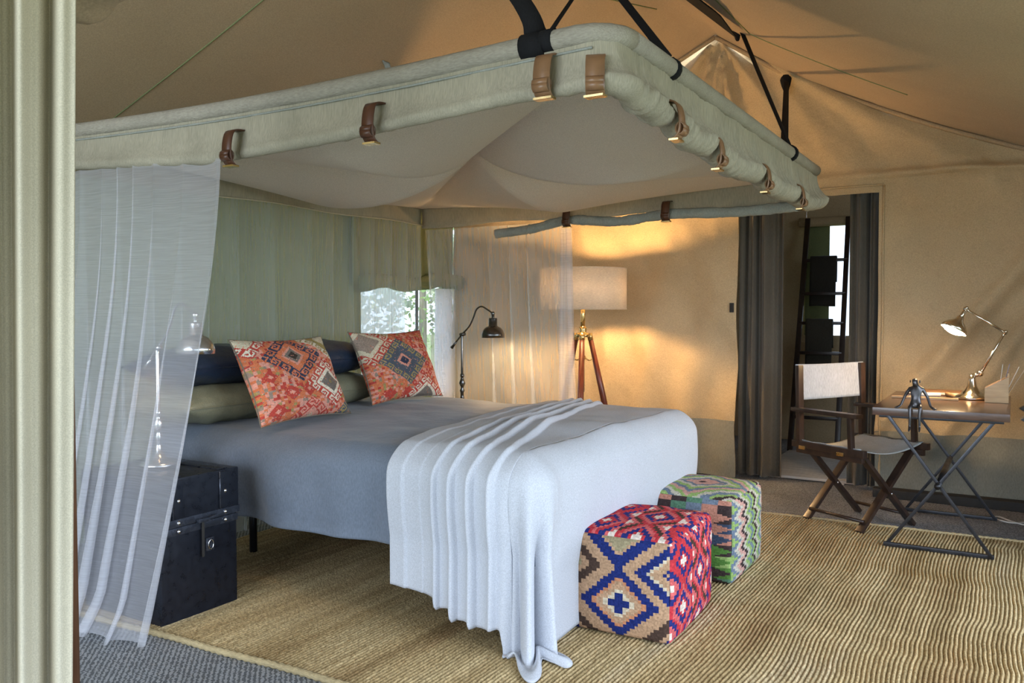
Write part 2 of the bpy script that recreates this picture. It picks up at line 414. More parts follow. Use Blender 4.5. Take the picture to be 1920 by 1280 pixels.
# stitched hem round the doorway
g = MB()
for p, q in (((DX1 + .03, DZ + .05), (DX1 + .03, .05)), ((DX0, DZ + .05), (DX1 + .03, DZ + .05))):
    g.tube([(lerp(p[0], q[0], t / 14), YB - .006 + fold(lerp(p[0], q[0], t / 14), lerp(p[1], q[1], t / 14)), lerp(p[1], q[1], t / 14)) for t in range(15)], .007, 6)
struct(obj('trim_2', g, M['canvas']))
# head wall with the window opening
WY0, WY1, WZ0, WZ1 = 4.93, 6.02, .55, 1.50
g = MB()
def hp(y, z): return (XL + .012 * nz(y * 2.5, z * 1.2, 5) + .006 * sin(y * 17), y, z)
for (a, b, c, d, n, m_) in ((-1.5, WY0, 0, EAVE, 60, 24), (WY1, YB, 0, EAVE, 4, 24), (WY0, WY1, 0, WZ0, 12, 8), (WY0, WY1, WZ1, EAVE, 12, 8)):
    g.grid(n, m_, lambda u, v: hp(lerp(a, b, u), lerp(c, d, v)))
struct(obj('wall_left', g, M['olive'], merge=.0005))
# unseen right wall, only the back corner, added to keep the desk dim; the rest of that side is open to the veranda
g = MB().grid(14, 24, lambda u, v: (XR + .02 * nz(u * 4, v * 3, 2), lerp(4.9, YB, u), lerp(0, 2.16, v))); struct(obj('wall_right_unseen', g, M['canvas']))
# unseen piece of front wall left of the entry, added to block light
g = MB().grid(20, 30, lambda u, v: (lerp(XL, -3.75, u), 1.2 + .02 * nz(u * 5, v * 4, 8), v * roofz(lerp(XL, -3.75, u)))); struct(obj('wall_front_unseen', g, M['canvas']))
# roof
def rp(x, y, d=0): return (x, y, roofz_s(x) - .035 * sin(PI * min(1, max(0, (y - 1.2) / 5))) * sin(PI * min(1, max(0, (x - RX) / (RX - XL) + (1 if x < RX else 0)))) - d)
g = MB()
g.grid(30, 40, lambda u, v: rp(lerp(XL - .25, RX, u), lerp(-1.6, YB, v)))
g.grid(36, 40, lambda u, v: rp(lerp(RX, 1.1, u), lerp(-1.6, YB, v)))
struct(obj('ceiling', g, M['roof'], merge=.0005))
for k, (P, Q) in enumerate((((-4.25, 2.72), (RX, 2.98)), ((-1.42, 3.2), (-1.40, 5.15)), ((-1.40, 5.15), (-.55, 5.4)), ((-2.3, 4.3), (-2.05, 5.3)))):
    g = MB().tube([rp(lerp(P[0], Q[0], t / 16), lerp(P[1], Q[1], t / 16), .001) for t in range(17)], .004, 5)
    struct(obj('trim_%d' % (3 + k), g, M['olive']))
# ridge-end gap and ridge beam
def on_slope(x, y, k=.70, drop=.07):
    d = cf + cr * ((x - 960) / FPX) + cu * ((640 - y) / FPX); n = V((k, 0, 1)); c = RZ + k * RX - drop
    return V((0, 0, CAMH)) + d * ((c - n.dot(V((0, 0, CAMH)))) / n.dot(d))
g = MB().prism([on_slope(1278, -6), on_slope(1305, -4), on_slope(1342, 24), on_slope(1352, 33), on_slope(1382, 73)], (0, 0, .01))
struct(obj('trim_7', g, M['web'], smooth=False))
g = MB().tube([rp(lerp(XL, RX, t / 20), YB - .02 + .0 * t, .02) for t in range(21)], .016, 6)
g.tube([rp(lerp(RX, XR, t / 30), YB - .02, .02) for t in range(31)], .016, 6); struct(obj('trim_8', g, M['roof']))
# the washroom behind
g = MB()
W2X0, W2X1, W2Z0, W2Z1, WB = -1.72, -1.10, 1.02, 2.05, 8.4
for (a, b, c, d) in ((-3.9, W2X0, 0, 2.6), (W2X1, .6, 0, 2.6), (W2X0, W2X1, 0, W2Z0), (W2X0, W2X1, W2Z1, 2.6)):
    g.grid(14, 14, lambda u, v: (lerp(a, b, u), WB + .02 * nz(lerp(a, b, u) * 3, lerp(c, d, v) * 2, 4), lerp(c, d, v)))
g.grid(8, 8, lambda u, v: (-3.9, lerp(6.22, WB, u), v * 2.6)); g.grid(8, 8, lambda u, v: (.6, lerp(6.22, WB, u), v * 2.6))
g.grid(8, 8, lambda u, v: (lerp(-3.9, .6, u), lerp(6.26, WB, v), 2.6))
struct(obj('wall_washroom', g, M['canvas']))
g = MB().grid(6, 10, lambda u, v: (lerp(W2X0, -1.50, u), WB - .03 + .01 * sin(u * 9), lerp(W2Z0, W2Z1, v)))
o = obj('window_flap', g, M['olive'], solid=.006); tag(o, 'olive canvas flap hanging over left half of the washroom window', 'flap')
g = MB().tube([(lerp(W2X0 - .05, W2X1 + .05, t / 8), WB - .06, W2Z1 + .04) for t in range(9)], .045, 12)
o = obj('rolled_blind', g, M['canvas']); tag(o, 'rolled canvas blind above the washroom window behind the ladder', 'blind')

# ------------------------------------------------------------------ outside the window: shrubs and pale trees
def tree(name, label, x, y, h, rad, mat, n, lean=0):
    t = thing(name, label, 'tree', (x, y, -.12))
    tr = [(x, y, -.12), (x + lean * .3, y + .05, h * .35), (x + lean * .7, y, h * .65), (x + lean, y + .1, h)]
    g = MB().tube(spline(tr, 4), [.10 - .075 * i / 12 for i in range(13)], 8)
    for k in range(5):
        a = k * 1.3; b = V(tr[1]).lerp(V(tr[3]), .2 + .15 * k)
        g.tube([b, b + V((cos(a) * rad * .4, sin(a) * rad * .4, rad * .3)), b + V((cos(a) * rad * .8, sin(a) * rad * .8, rad * .5))], [.045, .03, .012], 6)
    obj('trunk', g, M['bark'], t)
    g = MB()
    for k in range(n):
        while True:
            p = V((random.uniform(-1, 1), random.uniform(-1, 1), random.uniform(-1, 1)))
            if .25 < p.length < 1: break
        c = V((x + lean * .6, y, h * .62)) + V((p.x * rad, p.y * rad, p.z * h * .55)); c.z = max(c.z, 0)
        a = V((random.uniform(-1, 1), random.uniform(-1, 1), random.uniform(-.6, .6))).normalized(); b = a.cross(V((random.random(), random.random(), random.random()))).normalized()
        s = random.uniform(.04, .10)
        g.poly([c - a * s, c + b * s * .5, c + a * s, c - b * s * .5])
    f = obj('foliage', g, mat, t, smooth=False); f['kind'] = 'stuff'
tree('leafy_tree', 'pale leafy tree outside the bedroom window, left of its pole', -7.6, 8.2, 3.2, 1.1, M['leaf2'], 2600)
tree('leafy_tree', 'yellow-green tree outside the bedroom window, behind its pole', -10.2, 13.6, 4.2, 1.8, M['leaf'], 2600)
tree('leafy_tree', 'forked pale trunk tree outside the right part of bedroom window', -7.6, 10.6, 3.0, .7, M['leaf2'], 700, .9)
tree('leafy_tree', 'grey-leaved bush far behind the bedroom window', -12.0, 10.2, 3.6, 1.6, M['leaf2'], 2600)

# ------------------------------------------------------------------ bedroom window: frame, mesh, pole, rolled flap, sheer
w = bpy.data.objects.new('window_1', None); COL.objects.link(w); w['kind'] = 'structure'
g = MB()
for p, q in (((WY0, WZ0), (WY0, WZ1)), ((WY1, WZ0), (WY1, WZ1)), ((WY0, WZ0), (WY1, WZ0)), ((WY0, WZ1), (WY1, WZ1))):
    g.bar((XL, p[0], p[1]), (XL, q[0], q[1]), .03, .03)
obj('frame', g, M['olive'], w, smooth=False)
obj('insect_mesh', MB().grid(8, 8, lambda u, v: (XL - .01, lerp(WY0, 5.52, u), lerp(WZ0, WZ1, v))), M['insect'], w)
obj('pole', MB().tube([(XL + .05, 5.60, 0), (XL + .05, 5.60, 2.1)], .013, 8), M['black_metal'], w)
t = thing('window_blind', 'olive canvas window flap rolled up above the bedroom window', 'blind', (XL + .08, 5.5, 1.5))
g = MB().grid(40, 8, lambda u, v: (XL + .06 + .018 * sin(u * 43 + sin(u * 9)) * (1 - .5 * v), lerp(4.80, 6.12, u), lerp(1.46, 2.12, v)))
obj('flap', g, M['olive'], t, solid=.004)
pts = [(XL + .09, lerp(4.85, 6.16, k / 12), 1.50 + .02 * sin(k * .8) - .05 * (1 - k / 12) ** 2) for k in range(13)]
obj('roll', MB().tube(pts, [.06 + .008 * sin(k * 1.7) for k in range(13)], 14), M['olive'], t)
g = MB().grid(60, 12, lambda u, v: (XL + .10 + .03 * sin(u * 34), lerp(5.78, 6.05, u) + .03 * (v - .5) * (1 - u), lerp(.05, 1.44, v)))
o = obj('sheer_curtain', g, M['sheer']); tag(o, 'bunched white sheer curtain at the right side of bedroom window', 'curtain')

# ------------------------------------------------------------------ jute rug
def wavy(x, y):
    a = sm((x + 1.9) / 1.6)
    return a * (.008 * sin(y * 5.0 + x * 1.5) + .014 * nz(x * 1.6, y * 2.6, 1) + .005 * nz(x * 3, y * 8, 6)) + .004 * nz(x, y * 4, 2)
RUX0, RUX1, RUY0, RUY1, PIT = -3.62, .62, 2.06, 5.23, .0160
def rug_near(x): return RUY0 + .04 * sin((x + 2.5) * 1.1) + .02 * nz(x * 2, 0, 3)
def rug_far(x): return RUY1 + .04 * (x + .6) + .02 * nz(x * 2.4, 5, 3)
t = thing('jute_rug', 'natural jute rug with wavy ribs spread under the bed and desk', 'rug', (-1.5, 3.6, 0))
rows = int((RUX1 - RUX0) / PIT)
NV = 110
g = MB(); hprof = (0, .0085, .012, .0085)
nx = rows * 4
def rugp(u, v):
    i = round(u * nx); x = RUX0 + (RUX1 - RUX0) * u; y = lerp(rug_near(x), rug_far(x), v)
    k = (i // 4) * 7.3 + y * 38
    h = .004 + hprof[i % 4] * (.85 + .35 * nz(k, i // 4, 0))
    h += .012 * sm((x - .1) / .3) * sm((y - 5.0) / .25)
    return (x + wavy(x, y), y, h)
g.grid(nx, NV, rugp)
o = obj('weave', g, M['rug'], t); o['kind'] = 'stuff'
def edge_tube(pts, r):
    g = MB(); N = len(pts); g.tube(pts, [r * (.82 + .3 * (k % 2)) for k in range(N)], 8); return g
xs = [RUX0 + (RUX1 - RUX0) * k / 260 for k in range(261)]
obj('binding', edge_tube([(x + wavy(x, rug_near(x)), rug_near(x), .011) for x in xs], .013), M['rug_edge'], t)
obj('binding', edge_tube([(x + wavy(x, rug_far(x)), rug_far(x), .011 + .012 * sm((x - .1) / .3)) for x in xs], .010), M['rug_edge'], t)

# ------------------------------------------------------------------ bed
BX0, BXF, BYN, BYF, BZ = -3.56, -1.45, 2.60, 4.34, .70
t = thing('double_bed', 'double bed on dark metal legs under the suspended canopy', 'bed', (-2.5, 3.47, 0))
obj('mattress', MB().box((-2.49, 3.47, .535), (2.02, 1.60, .25)), M['mattress'], t, bevel=.05)
obj('base', MB().box((-2.49, 3.47, .375), (2.0, 1.58, .06)), M['black_metal'], t, bevel=.01)
for x in (-3.35, -1.65):
    for y in (3.02, 3.60, 4.19): obj('leg', MB().tube([(x, y, .0), (x, y, .35)], .02, 10), M['black_metal'], t)

def drape(x0, R, xf, yn, yf, zt, Ln, Lf, Lfar, dtop, dside, nA=120, nC=22, nF=60, nd=44, corner=None, floor=.014, x0far=None):
    """cloth over a bed: columns run across it, down its near side, round both corners and down the foot"""
    xi, yni, yfi = xf - R, yn + R, yf - R
    def prof(d):
        if d < R * PI / 2: return R * sin(d / R), R * (1 - cos(d / R))
        return R, R + d - R * PI / 2
    def place(px, py, dx, dy, d, s, ph):
        out, dn = prof(d); disp = dside(s, d, ph)
        z = zt - dn; out += disp * sm(d / .12)
        if d < .12: z += dtop(px, py) * (1 - sm(d / .12))
        if z < floor:
            ex = floor - z; out += ex * .55; z = floor + .05 * abs(sin(ex * 16 + ph * 3)) * min(1, ex * 8) * (.6 + .4 * sin(ph * 9))
        return (px + dx * out, py + dy * out, z)
    m = MB()
    ntop = 70
    def colA(u, v):
        n1, n2 = nd, nd + ntop; T = nd * 2 + ntop; k = v * T
        if k <= nd:
            a0 = x0far if x0far is not None else x0
            x = lerp(a0, xi, u); d = (1 - k / nd) * Lfar(x); return place(x, yfi, 0, 1, d, x, x)
        if k <= n2:
            tt = (k - nd) / ntop; y = lerp(yfi, yni, tt)
            a0 = lerp(x0far if x0far is not None else x0, x0, sm(tt) if x0far is None else tt ** 1.5)
            x = lerp(a0, xi, u); return (x, y, zt + dtop(x, y))
        x = lerp(x0, xi, u); d = (k - n2) / nd * Ln(x); return place(x, yni, 0, -1, d, x, x)
    m.grid(nA, nd * 2 + ntop, colA)
    def colC(u, v):
        an = u * PI / 2; L = lerp(Ln(xi), Lf(yni), sm(u)) if corner is None else lerp(Ln(xi), Lf(yni), u) + corner * sin(PI * u)
        return place(xi, yni, sin(an), -cos(an), v * L, xi + u * .25, 10 + u)
    m.grid(nC, nd, colC)
    m.grid(nF, nd, lambda u, v: place(xi, lerp(yni, yfi, u), 1, 0, v * Lf(lerp(yni, yfi, u)), xi + .25, 11 + u))
    m.grid(nC // 2, nd, lambda u, v: place(xi, yfi, cos(u * PI / 2), sin(u * PI / 2), v * lerp(Lf(yfi), Lfar(xi), u), xi + .25 + u * .2, 12 + u))
    return m
def duv_top(x, y):
    e = 1 - ((x + 2.5) / 1.1) ** 4 * .3
    return .022 * cos((y - 3.47) * 1.6) * e + .012 * nz(x * 2.2, y * 2.6, 1) + .007 * nz(x * 6 + y * 2, y * 6, 4)
def duv_side(s, d, ph):
    if ph > 5: return .002
    return (.018 * sin(PI * min(1, d / .38)) + (.055 * nz(s * 4.2, .3, d * 1.0) + .026 * sin(s * 12 + 2 * sin(s * 4))) * sm(d / .4)) * (1 - .9 * sm((s + 2.25) / .15))
g = drape(BX0, .09, BXF, BYN, BYF, BZ, lambda x: .425 + .012 * nz(x * 3, 1, 0), lambda y: .42, lambda x: .42, duv_top, duv_side, nA=110)
o = obj('duvet', g, M['duvet'], merge=.0008, solid=.008); tag(o, 'slate blue duvet spread over the whole bed', 'duvet')

THX = -2.085
def pleat_phase(x, y):
    tt = max(0, min(1, (4.3 - y) / 1.65)); le = lerp(-2.30, THX, tt ** 1.5); wd = lerp(.34, .52, tt)
    return (x - le) / wd
EDG = ((.16, .22), (.33, .25), (.47, .8), (.62, 1.0), (.78, 1.0), (.95, .9))
def pleat(q):
    h = 0
    for e, k in EDG:
        if q < e: h = max(h, k * math.exp(-(e - q) / .085))
        else: h = max(h, k * math.exp(-((q - e) / .017) ** 2))
    return h * sm((q + .02) / .05)
def th_top(x, y):
    return duv_top(x, y) + .006 + .034 * pleat(pleat_phase(x, y)) * (.75 + .25 * nz(x * 3, y * 2, 2))
def th_side(s, d, ph):
    if ph < 5:
        q = pleat_phase(s, 2.69)
        return .012 + .036 * pleat(q) * (1 + .5 * d) + .02 * sin(PI * min(1, d / .4)) + (.05 * sm((s + 1.62) / .1) * sin((s + 1.62) * 40) * d)
    if ph < 11.001:
        u = ph - 10; return .03 * sin(PI * min(1, d / .4)) + d * .10 * sin(u * 2 * PI * 2.4 + 2.6) * sin(PI * min(1, u * 1.0 + .02)) * sm(d / .5) + .05 * d * sin(PI * u)
    return .022 * sin(PI * min(1, d / .5)) + .004 * nz(ph * 6, d * 3, 2)
def th_L(x):
    q = pleat_phase(x, 2.69)
    return pl(q, [(0, .592), (.46, .60), (.475, .645), (.61, .625), (.625, .675), (.77, .66), (.785, .685), (.95, .675)]) + .16 * sm((x + 1.575) / .035)
def th_Lf(y): return .745 - .02 * sm((y - 2.7) / .5)
g = drape(THX, .10, BXF + .016, BYN - .016, BYF + .012, BZ + .016, th_L, th_Lf, lambda x: .35, th_top, th_side, nA=150, nC=64, nF=50, nd=56, corner=.17, x0far=-2.30)
o = obj('throw_blanket', g, M['throw'], merge=.0008, solid=.006); tag(o, 'white woven throw pleated across the foot of the bed, touching the rug', 'blanket')

# ------------------------------------------------------------------ pillows
def pillow(name, w_, h_, th, m, loc, rx=0, rz=0, n=26, colfn=None, pinch=.10, label='', group=None, cat='pillow', wr=.0, seed=0, ry=0, seam=None):
    g = MB()
    def side(sg):
        def f(u, v):
            x, y = 2 * u - 1, 2 * v - 1
            e = max(0, (1 - abs(x) ** 2.6)) ** .55 * max(0, (1 - abs(y) ** 2.6)) ** .55
            px = x * (1 - pinch * (1 - y * y) * .0 - pinch * (1 - abs(y) ** 2) * abs(x) ** 3); py = y * (1 - pinch * (1 - abs(x) ** 2) * abs(y) ** 3)
            q = sg * th / 2 * e + wr * e * nz(x * 3 + seed, y * 3, sg * 2 + seed) + wr * .8 * nz(x * 8, y * 2 + seed, 1) * e * abs(x)
            return (px * w_ / 2, py * h_ / 2, q)
        return f
    g.grid(n, n, side(1), colfn=colfn); g.grid(n, n, side(-1), colfn=colfn)
    R = Matrix.Rotation(rz, 3, 'Z') @ Matrix.Rotation(ry, 3, 'Y') @ Matrix.Rotation(rx, 3, 'X')
    g.v = [tuple(R @ V(p)) for p in g.v]
    t = thing(name, label, cat, loc, group=group); t['world'] = 0; del t['world']
    obj('cover', g, m, t, merge=.0002)
    s = MB(); pts = []
    for k in range(80):
        a = k / 80 * 4; e, f = int(a), a - int(a); q = 2 * f - 1
        x, y = ((q, -1), (1, q), (-q, 1), (-1, -q))[e]
        px = x * (1 - pinch * (1 - abs(y) ** 2) * abs(x) ** 3); py = y * (1 - pinch * (1 - abs(x) ** 2) * abs(y) ** 3)
        pts.append(R @ V((px * w_ / 2, py * h_ / 2, 0)))
    obj('seam', s.tube(pts, .0035, 6, closed=True), seam or m, t)
    return t
# lying pillows: local x -> world Y
for nm, mt, z, dx, lab in (('khaki', 'khaki', .81, 0, 'khaki satin pillow'), ('navy', 'navy', .985, -.03, 'navy satin pillow')):
    for k, (yc, side_) in enumerate(((2.80, 'behind the left patterned cushion'), (3.52, 'between the two patterned cushions'))):
        pillow(nm + '_pillow', .68, .44, .20, M[mt], (-3.36 + dx, yc, z), rz=PI / 2 + .03 * k, ry=.0, label=lab + (' lying on the bed ' if nm == 'khaki' else ' lying on a khaki one ') + side_, wr=.015, seed=k * 3 + (nm == 'navy'), pinch=.04)

# kilim cushion pattern in face colours
NC = 100
def rnd(i, j, k=0): return random.Random(i * 7919 + j * 104729 + k * 15485863).random()
PALC = dict(o=srgb(206, 92, 48), r=srgb(176, 48, 40), p=srgb(212, 128, 110), n=srgb(44, 50, 72), c=srgb(208, 192, 160), g=srgb(150, 128, 66), y=srgb(120, 112, 104), k=srgb(70, 60, 54), w=srgb(226, 214, 190), b=srgb(84, 92, 104), s=srgb(150, 132, 118))
PALC.update(o=srgb(206, 118, 82), r=srgb(184, 74, 64), p=srgb(216, 152, 134), n=srgb(58, 64, 84), c=srgb(206, 194, 168), g=srgb(160, 142, 92), w=srgb(224, 214, 194))
HOOK = ["11111110", "11000010", "11011010", "11001110", "11000000", "11111111"]
def medal(x, y, cx, cy, R, spec):
    """diamond medallion with a ring of hooks; distances in cells"""
    dx, dy = x - cx, y - cy; a, b = (dx + dy), (dx - dy); d = max(abs(a), abs(b))
    if d > R: return None
    ring = R - d
    if ring < 12:
        along = (b if abs(a) >= abs(b) else a); row = int(ring / 2); col_ = int(((along + 200) / 2) % 8)
        return spec['hook'] if HOOK[row][col_] == '1' else spec['gap']
    q = d / (R - 12)
    for lim, c in spec['in']:
        if q < lim: return c
    return spec['gap']
def speck(x, y, k):
    q = noise.noise(V((x * .05, y * .05, k))) ; h = rnd(int(x / 3), int(y / 3) + k * 50, 5)
    seq = 'ooopogr' if q > .0 else 'ppoprso'
    return seq[int(h * 7)]
def kil1(x, y):   # x right, y down, 0..100
    for (cx, cy, R, sp) in ((44, 30, 31, dict(hook='n', gap='o', **{'in': [(.28, 'k'), (.5, 'y'), (.68, 'p'), (2, 'o')]})),
                            (76, 64, 29, dict(hook='r', gap='w', **{'in': [(.16, 'g'), (.75, 'y'), (2, 'w')]})),
                            (50, 103, 24, dict(hook='r', gap='p', **{'in': [(.5, 'c'), (2, 'p')]})),
                            (6, 4, 24, dict(hook='r', gap='w', **{'in': [(2, 'c')]})),
                            (92, 6, 32, dict(hook='w', gap='g', **{'in': [(.5, 'c'), (2, 'g')]})),
                            (108, 100, 28, dict(hook='b', gap='g', **{'in': [(2, 'y')]}))):
        c = medal(x, y, cx, cy, R, sp)
        if c: return c
    for (cx, cy, R) in ((30, 72, 9), (48, 70, 9), (14, 52, 8), (14, 90, 9)):
        d = abs(x - cx) + abs(y - cy)
        if d < R: return 'p' if d < 3 else 'r'
    return speck(x, y, 2)
def kil2(x, y):
    for (cx, cy, R, sp) in ((46, 50, 33, dict(hook='b', gap='g', **{'in': [(.32, 'n'), (.48, 'p'), (2, 'b')]})),
                            (70, 100, 30, dict(hook='r', gap='w', **{'in': [(.75, 'y'), (2, 'w')]})),
                            (8, 20, 34, dict(hook='r', gap='c', **{'in': [(.7, 's'), (2, 'c')]})),
                            (30, 4, 16, dict(hook='w', gap='g', **{'in': [(2, 'g')]}))):
        c = medal(x, y, cx, cy, R, sp)
        if c: return c
    for cx in range(52, 110, 14):
        for cy in range(4, 100, 13):
            d = abs(x - cx) + abs(y - cy)
            if d < 5: return 'r' if d > 1.5 else 'p'
    for cx, cy in ((20, 92), (44, 94)):
        if abs(x - cx) + abs(y - cy) < 9: return 'r'
    return speck(x, y, 7)
def cushion_col(fn, seed):
    def f(i, j):
        x, y = i / NC * 100, (1 - j / NC) * 100
        c = PALC[fn(x, y)]; h = rnd(i, j, seed)
        if h < .06: c = PALC[('o', 'p', 's', 'y')[int(h * 66)]]
        k = .88 + .24 * rnd(i, j, seed + 1)
        return tuple(min(1, q * k) for q in c)
    return f
def stand_cushion(bl, br, lean, h, label, fn, seed, roll=0):
    bl, br = V(bl), V(br); w_ = (br - bl).length + .02
    ang = math.atan2((br - bl).y, (br - bl).x)
    mid = (bl + br) / 2; up = V((-sin(lean) * sin(ang) * 1, 0, cos(lean)))
    nrm = V((sin(ang), -cos(ang), 0))           # towards the foot of the bed
    upv = V((0, 0, 1)) * cos(lean) - nrm * sin(lean)
    c = mid + upv * h / 2
    t = pillow('kilim_cushion', w_, h, .17, M['kilim_fine'], c, rx=PI / 2 - lean, rz=ang, n=NC, colfn=cushion_col(fn, seed), label=label, cat='cushion', pinch=.09, wr=.012, seed=seed, seam=M['piping_dark'])
    return t
stand_cushion((-2.84, 2.62, .735), (-2.87, 3.22, .735), .46, .43, 'red kilim cushion with an orange medallion and navy hooks, on the left', kil1, 3)
stand_cushion((-3.00, 3.56, .735), (-2.98, 4.17, .735), .42, .435, 'red kilim cushion with a grey hooked medallion, on the right', kil2, 11)

# ------------------------------------------------------------------ poufs
N_P = 30
def dia(a, b, cx, cy, sx=1, sy=1): return abs(a - cx) / sx + abs(b - cy) / sy
PB = dict(n=srgb(34, 46, 104), t=srgb(176, 142, 112), c=srgb(196, 182, 158), s=srgb(150, 138, 108), k=srgb(74, 58, 50), q=srgb(186, 128, 94), r=srgb(190, 58, 66), w=srgb(222, 206, 192), m=srgb(206, 100, 100), b=srgb(44, 50, 112))
def pouf_near(i, j, W, H):
    x, y = i / W * 26, (1 - j / H) * 29; x = math.floor(x) + .5; y = math.floor(y) + .5
    if abs(x - 13) < .7 and abs(y - 19) < 2.7 or abs(y - 19) < .7 and abs(x - 13) < 2.7: return 'n'
    rings = ((13, 19, 'n', 0), (13, -1.5, 'n', 1), (27.5, 9.5, 'n', 2), (-2.0, 9, 'k', 1), (-2.0, 30, 'k', 3), (27.5, 31, 'k', 3))
    best = min(rings, key=lambda r: dia(x, y, r[0], r[1])); d = dia(x, y, best[0], best[1])
    if 7.4 < d < 10.7: return best[2]
    if d >= 10.7: return 't'
    if best[3] == 0: return 'c' if d < 5 else ('q' if d > 6.4 else 't')
    if best[3] == 1: return 's' if d < 6 else 't'
    if best[3] == 2: return 'n' if 2 < d < 4 else ('c' if d > 6 else 't')
    return 't' if d > 5 else 'n'
def pouf_red(px, py, cols):
    def f(i, j, W, H):
        x, y = i / W * cols, (1 - j / H) * 30
        x = math.floor(x) + .5; y = math.floor(y) + .5
        cx = (math.floor(x / px) + .5) * px; row = math.floor(x / px) % 2; yy = (y + row * py / 2) % py
        d = abs(x - cx) / (px * .5) + abs(yy - py / 2) / (py * .5)
        if d < .26: return 'w'
        if d < .48: return 'r'
        if d < .72: return 'b'
        if d < .95: return 'm' if (math.floor(x / px) + math.floor(y / py)) % 3 else 'r'
        if d < 1.18: return 'r'
        if d < 1.42: return 'k' if row else 'b'
        if d < 1.7: return 'm'
        return 'w'
    return f
PG = dict(g=srgb(146, 172, 104), G=srgb(86, 128, 62), b=srgb(112, 124, 140), p=srgb(198, 154, 142), k=srgb(66, 54, 54), w=srgb(190, 184, 168), t=srgb(92, 128, 104), r=srgb(186, 130, 112), n=srgb(66, 78, 100))
def zig(seq, per, amp, vert=False, n=30):
    def f(i, j, W, H):
        x, y = math.floor(i / W * n), math.floor((1 - j / H) * n)
        if vert: x, y = y, x
        tri = abs((x % per) - per / 2) / (per / 2)
        k = y + amp * tri
        return seq[int(k / 2.1) % len(seq)]
    return f
def pouf_top_green(i, j, W, H):
    x, y = i / W * 30, (1 - j / H) * 30; d = abs(x - 15) / 1.2 + abs(y - 15) + (abs((x % 4) - 2) * .5)
    return 'kppbwgbpgwbgkwgbpg'[min(17, int(d / 1.9))]
def pouf_near_green(i, j, W, H):
    x, y = i / W * 20, (1 - j / H) * 26
    if y < 4: return ('b', 'r', 'k', 't')[int(x / 3.4 + (y > 2)) % 4]
    row = int((y - 4) / 3.4); tri = abs(((y - 4) % 3.4) - 1.7) / 1.7; k = int((x + tri * 4) / 5)
    return (('r', 'k', 'n'), ('r', 'n', 'k'), ('n', 'r', 't'), ('G', 'k', 'r'), ('G', 'g', 'k'), ('k', 'G', 'g'), ('k', 't', 'k'))[min(6, row)][k % 3]
def make_pouf(loc, w_, l_, h_, fns, pal, pip, label, rz=0, seed=1):
    t = thing('kilim_pouf', label, 'pouf', loc, rz, world=False)
    n = 30; g = MB(); hx, hy = w_ / 2, l_ / 2
    def puff(u, v): return (1 - (2 * u - 1) ** 4) * (1 - (2 * v - 1) ** 4)
    def cf_(fn, pl_, sd):
        def c(i, j):
            q = pl_[fn(i, j, n2, n2)]; k = .82 + .36 * rnd(i, j, sd); return tuple(min(1, z * k) for z in q)
        return c
    n2 = n * 2
    b = .022
    wob = lambda u, v, s: .006 * nz(u * 3, v * 3, s)
    g.grid(n2, n2, lambda u, v: (lerp(-hx, hx, u), -hy - b * puff(u, v) + wob(u, v, 1), h_ * v), colfn=cf_(fns[0], pal, seed))
    g.grid(n2, n2, lambda u, v: (hx + b * puff(u, v) + wob(u, v, 2), lerp(-hy, hy, u), h_ * v), colfn=cf_(fns[1], pal, seed + 1))
    g.grid(n2, n2, lambda u, v: (lerp(-hx, hx, u), lerp(-hy, hy, v), h_ + b * puff(u, v) + wob(u, v, 3)), colfn=cf_(fns[2], pal, seed + 2))
    g.grid(n2, n2, lambda u, v: (lerp(hx, -hx, u), hy + b * puff(u, v), h_ * v), colfn=cf_(fns[0], pal, seed))
    g.grid(n2, n2, lambda u, v: (-hx - b * puff(u, v), lerp(hy, -hy, u), h_ * v), colfn=cf_(fns[1], pal, seed + 1))
    g.grid(4, 4, lambda u, v: (lerp(-hx, hx, u), lerp(-hy, hy, v), 0), colfn=lambda i, j: pal['k'])
    # round the box corners slightly
    nv = []
    for p in g.v:
        x, y, z = p; rr = .02
        ex, ey, ez = max(0, abs(x) - (hx - rr)), max(0, abs(y) - (hy - rr)), max(0, abs(z - h_ / 2) - (h_ / 2 - rr))
        L = math.sqrt(ex * ex + ey * ey + ez * ez); mx_ = max(ex, ey, ez)
        if L > rr and mx_ > 0 and mx_ <= rr + .03:
            k = (rr + max(0, mx_ - rr)) / L
            x = math.copysign(min(abs(x), hx - rr) + ex * k, x) if ex else x
            y = math.copysign(min(abs(y), hy - rr) + ey * k, y) if ey else y
            z = h_ / 2 + math.copysign(min(abs(z - h_ / 2), h_ / 2 - rr) + ez * k, z - h_ / 2) if ez else z
        nv.append((x, y, max(0.001, z)))
    g.v = nv
    obj('cover', g, M['kilim'], t, merge=.0003)
    e = .012; pts = []
    for (a, b2), (c, d) in (((-1, -1), (1, -1)), ((1, -1), (1, 1)), ((1, 1), (-1, 1)), ((-1, 1), (-1, -1))):
        for k in range(10): pts.append((lerp(a, c, k / 10) * (hx - e), lerp(b2, d, k / 10) * (hy - e), h_ - e + .002 + .003 * sin(k * 2.2)))
    obj('piping', MB().tube(pts, .006, 7, closed=True), pip, t)
    for sx, sy in ((1, -1), (-1, -1), (1, 1)):
        obj('piping', MB().tube([(sx * (hx - e), sy * (hy - e), .01), (sx * (hx - e), sy * (hy - e), h_ * .5), (sx * (hx - e), sy * (hy - e), h_ - .012)], .005, 6), pip, t)
    return t
make_pouf((-1.275, 3.20, .012), .40, .54, .385, (pouf_near, pouf_red(11, 14, 30), pouf_red(13, 15, 30)), PB, M['piping_pink'], 'red and navy kilim pouf with stepped diamonds at the bed foot', rz=.03)
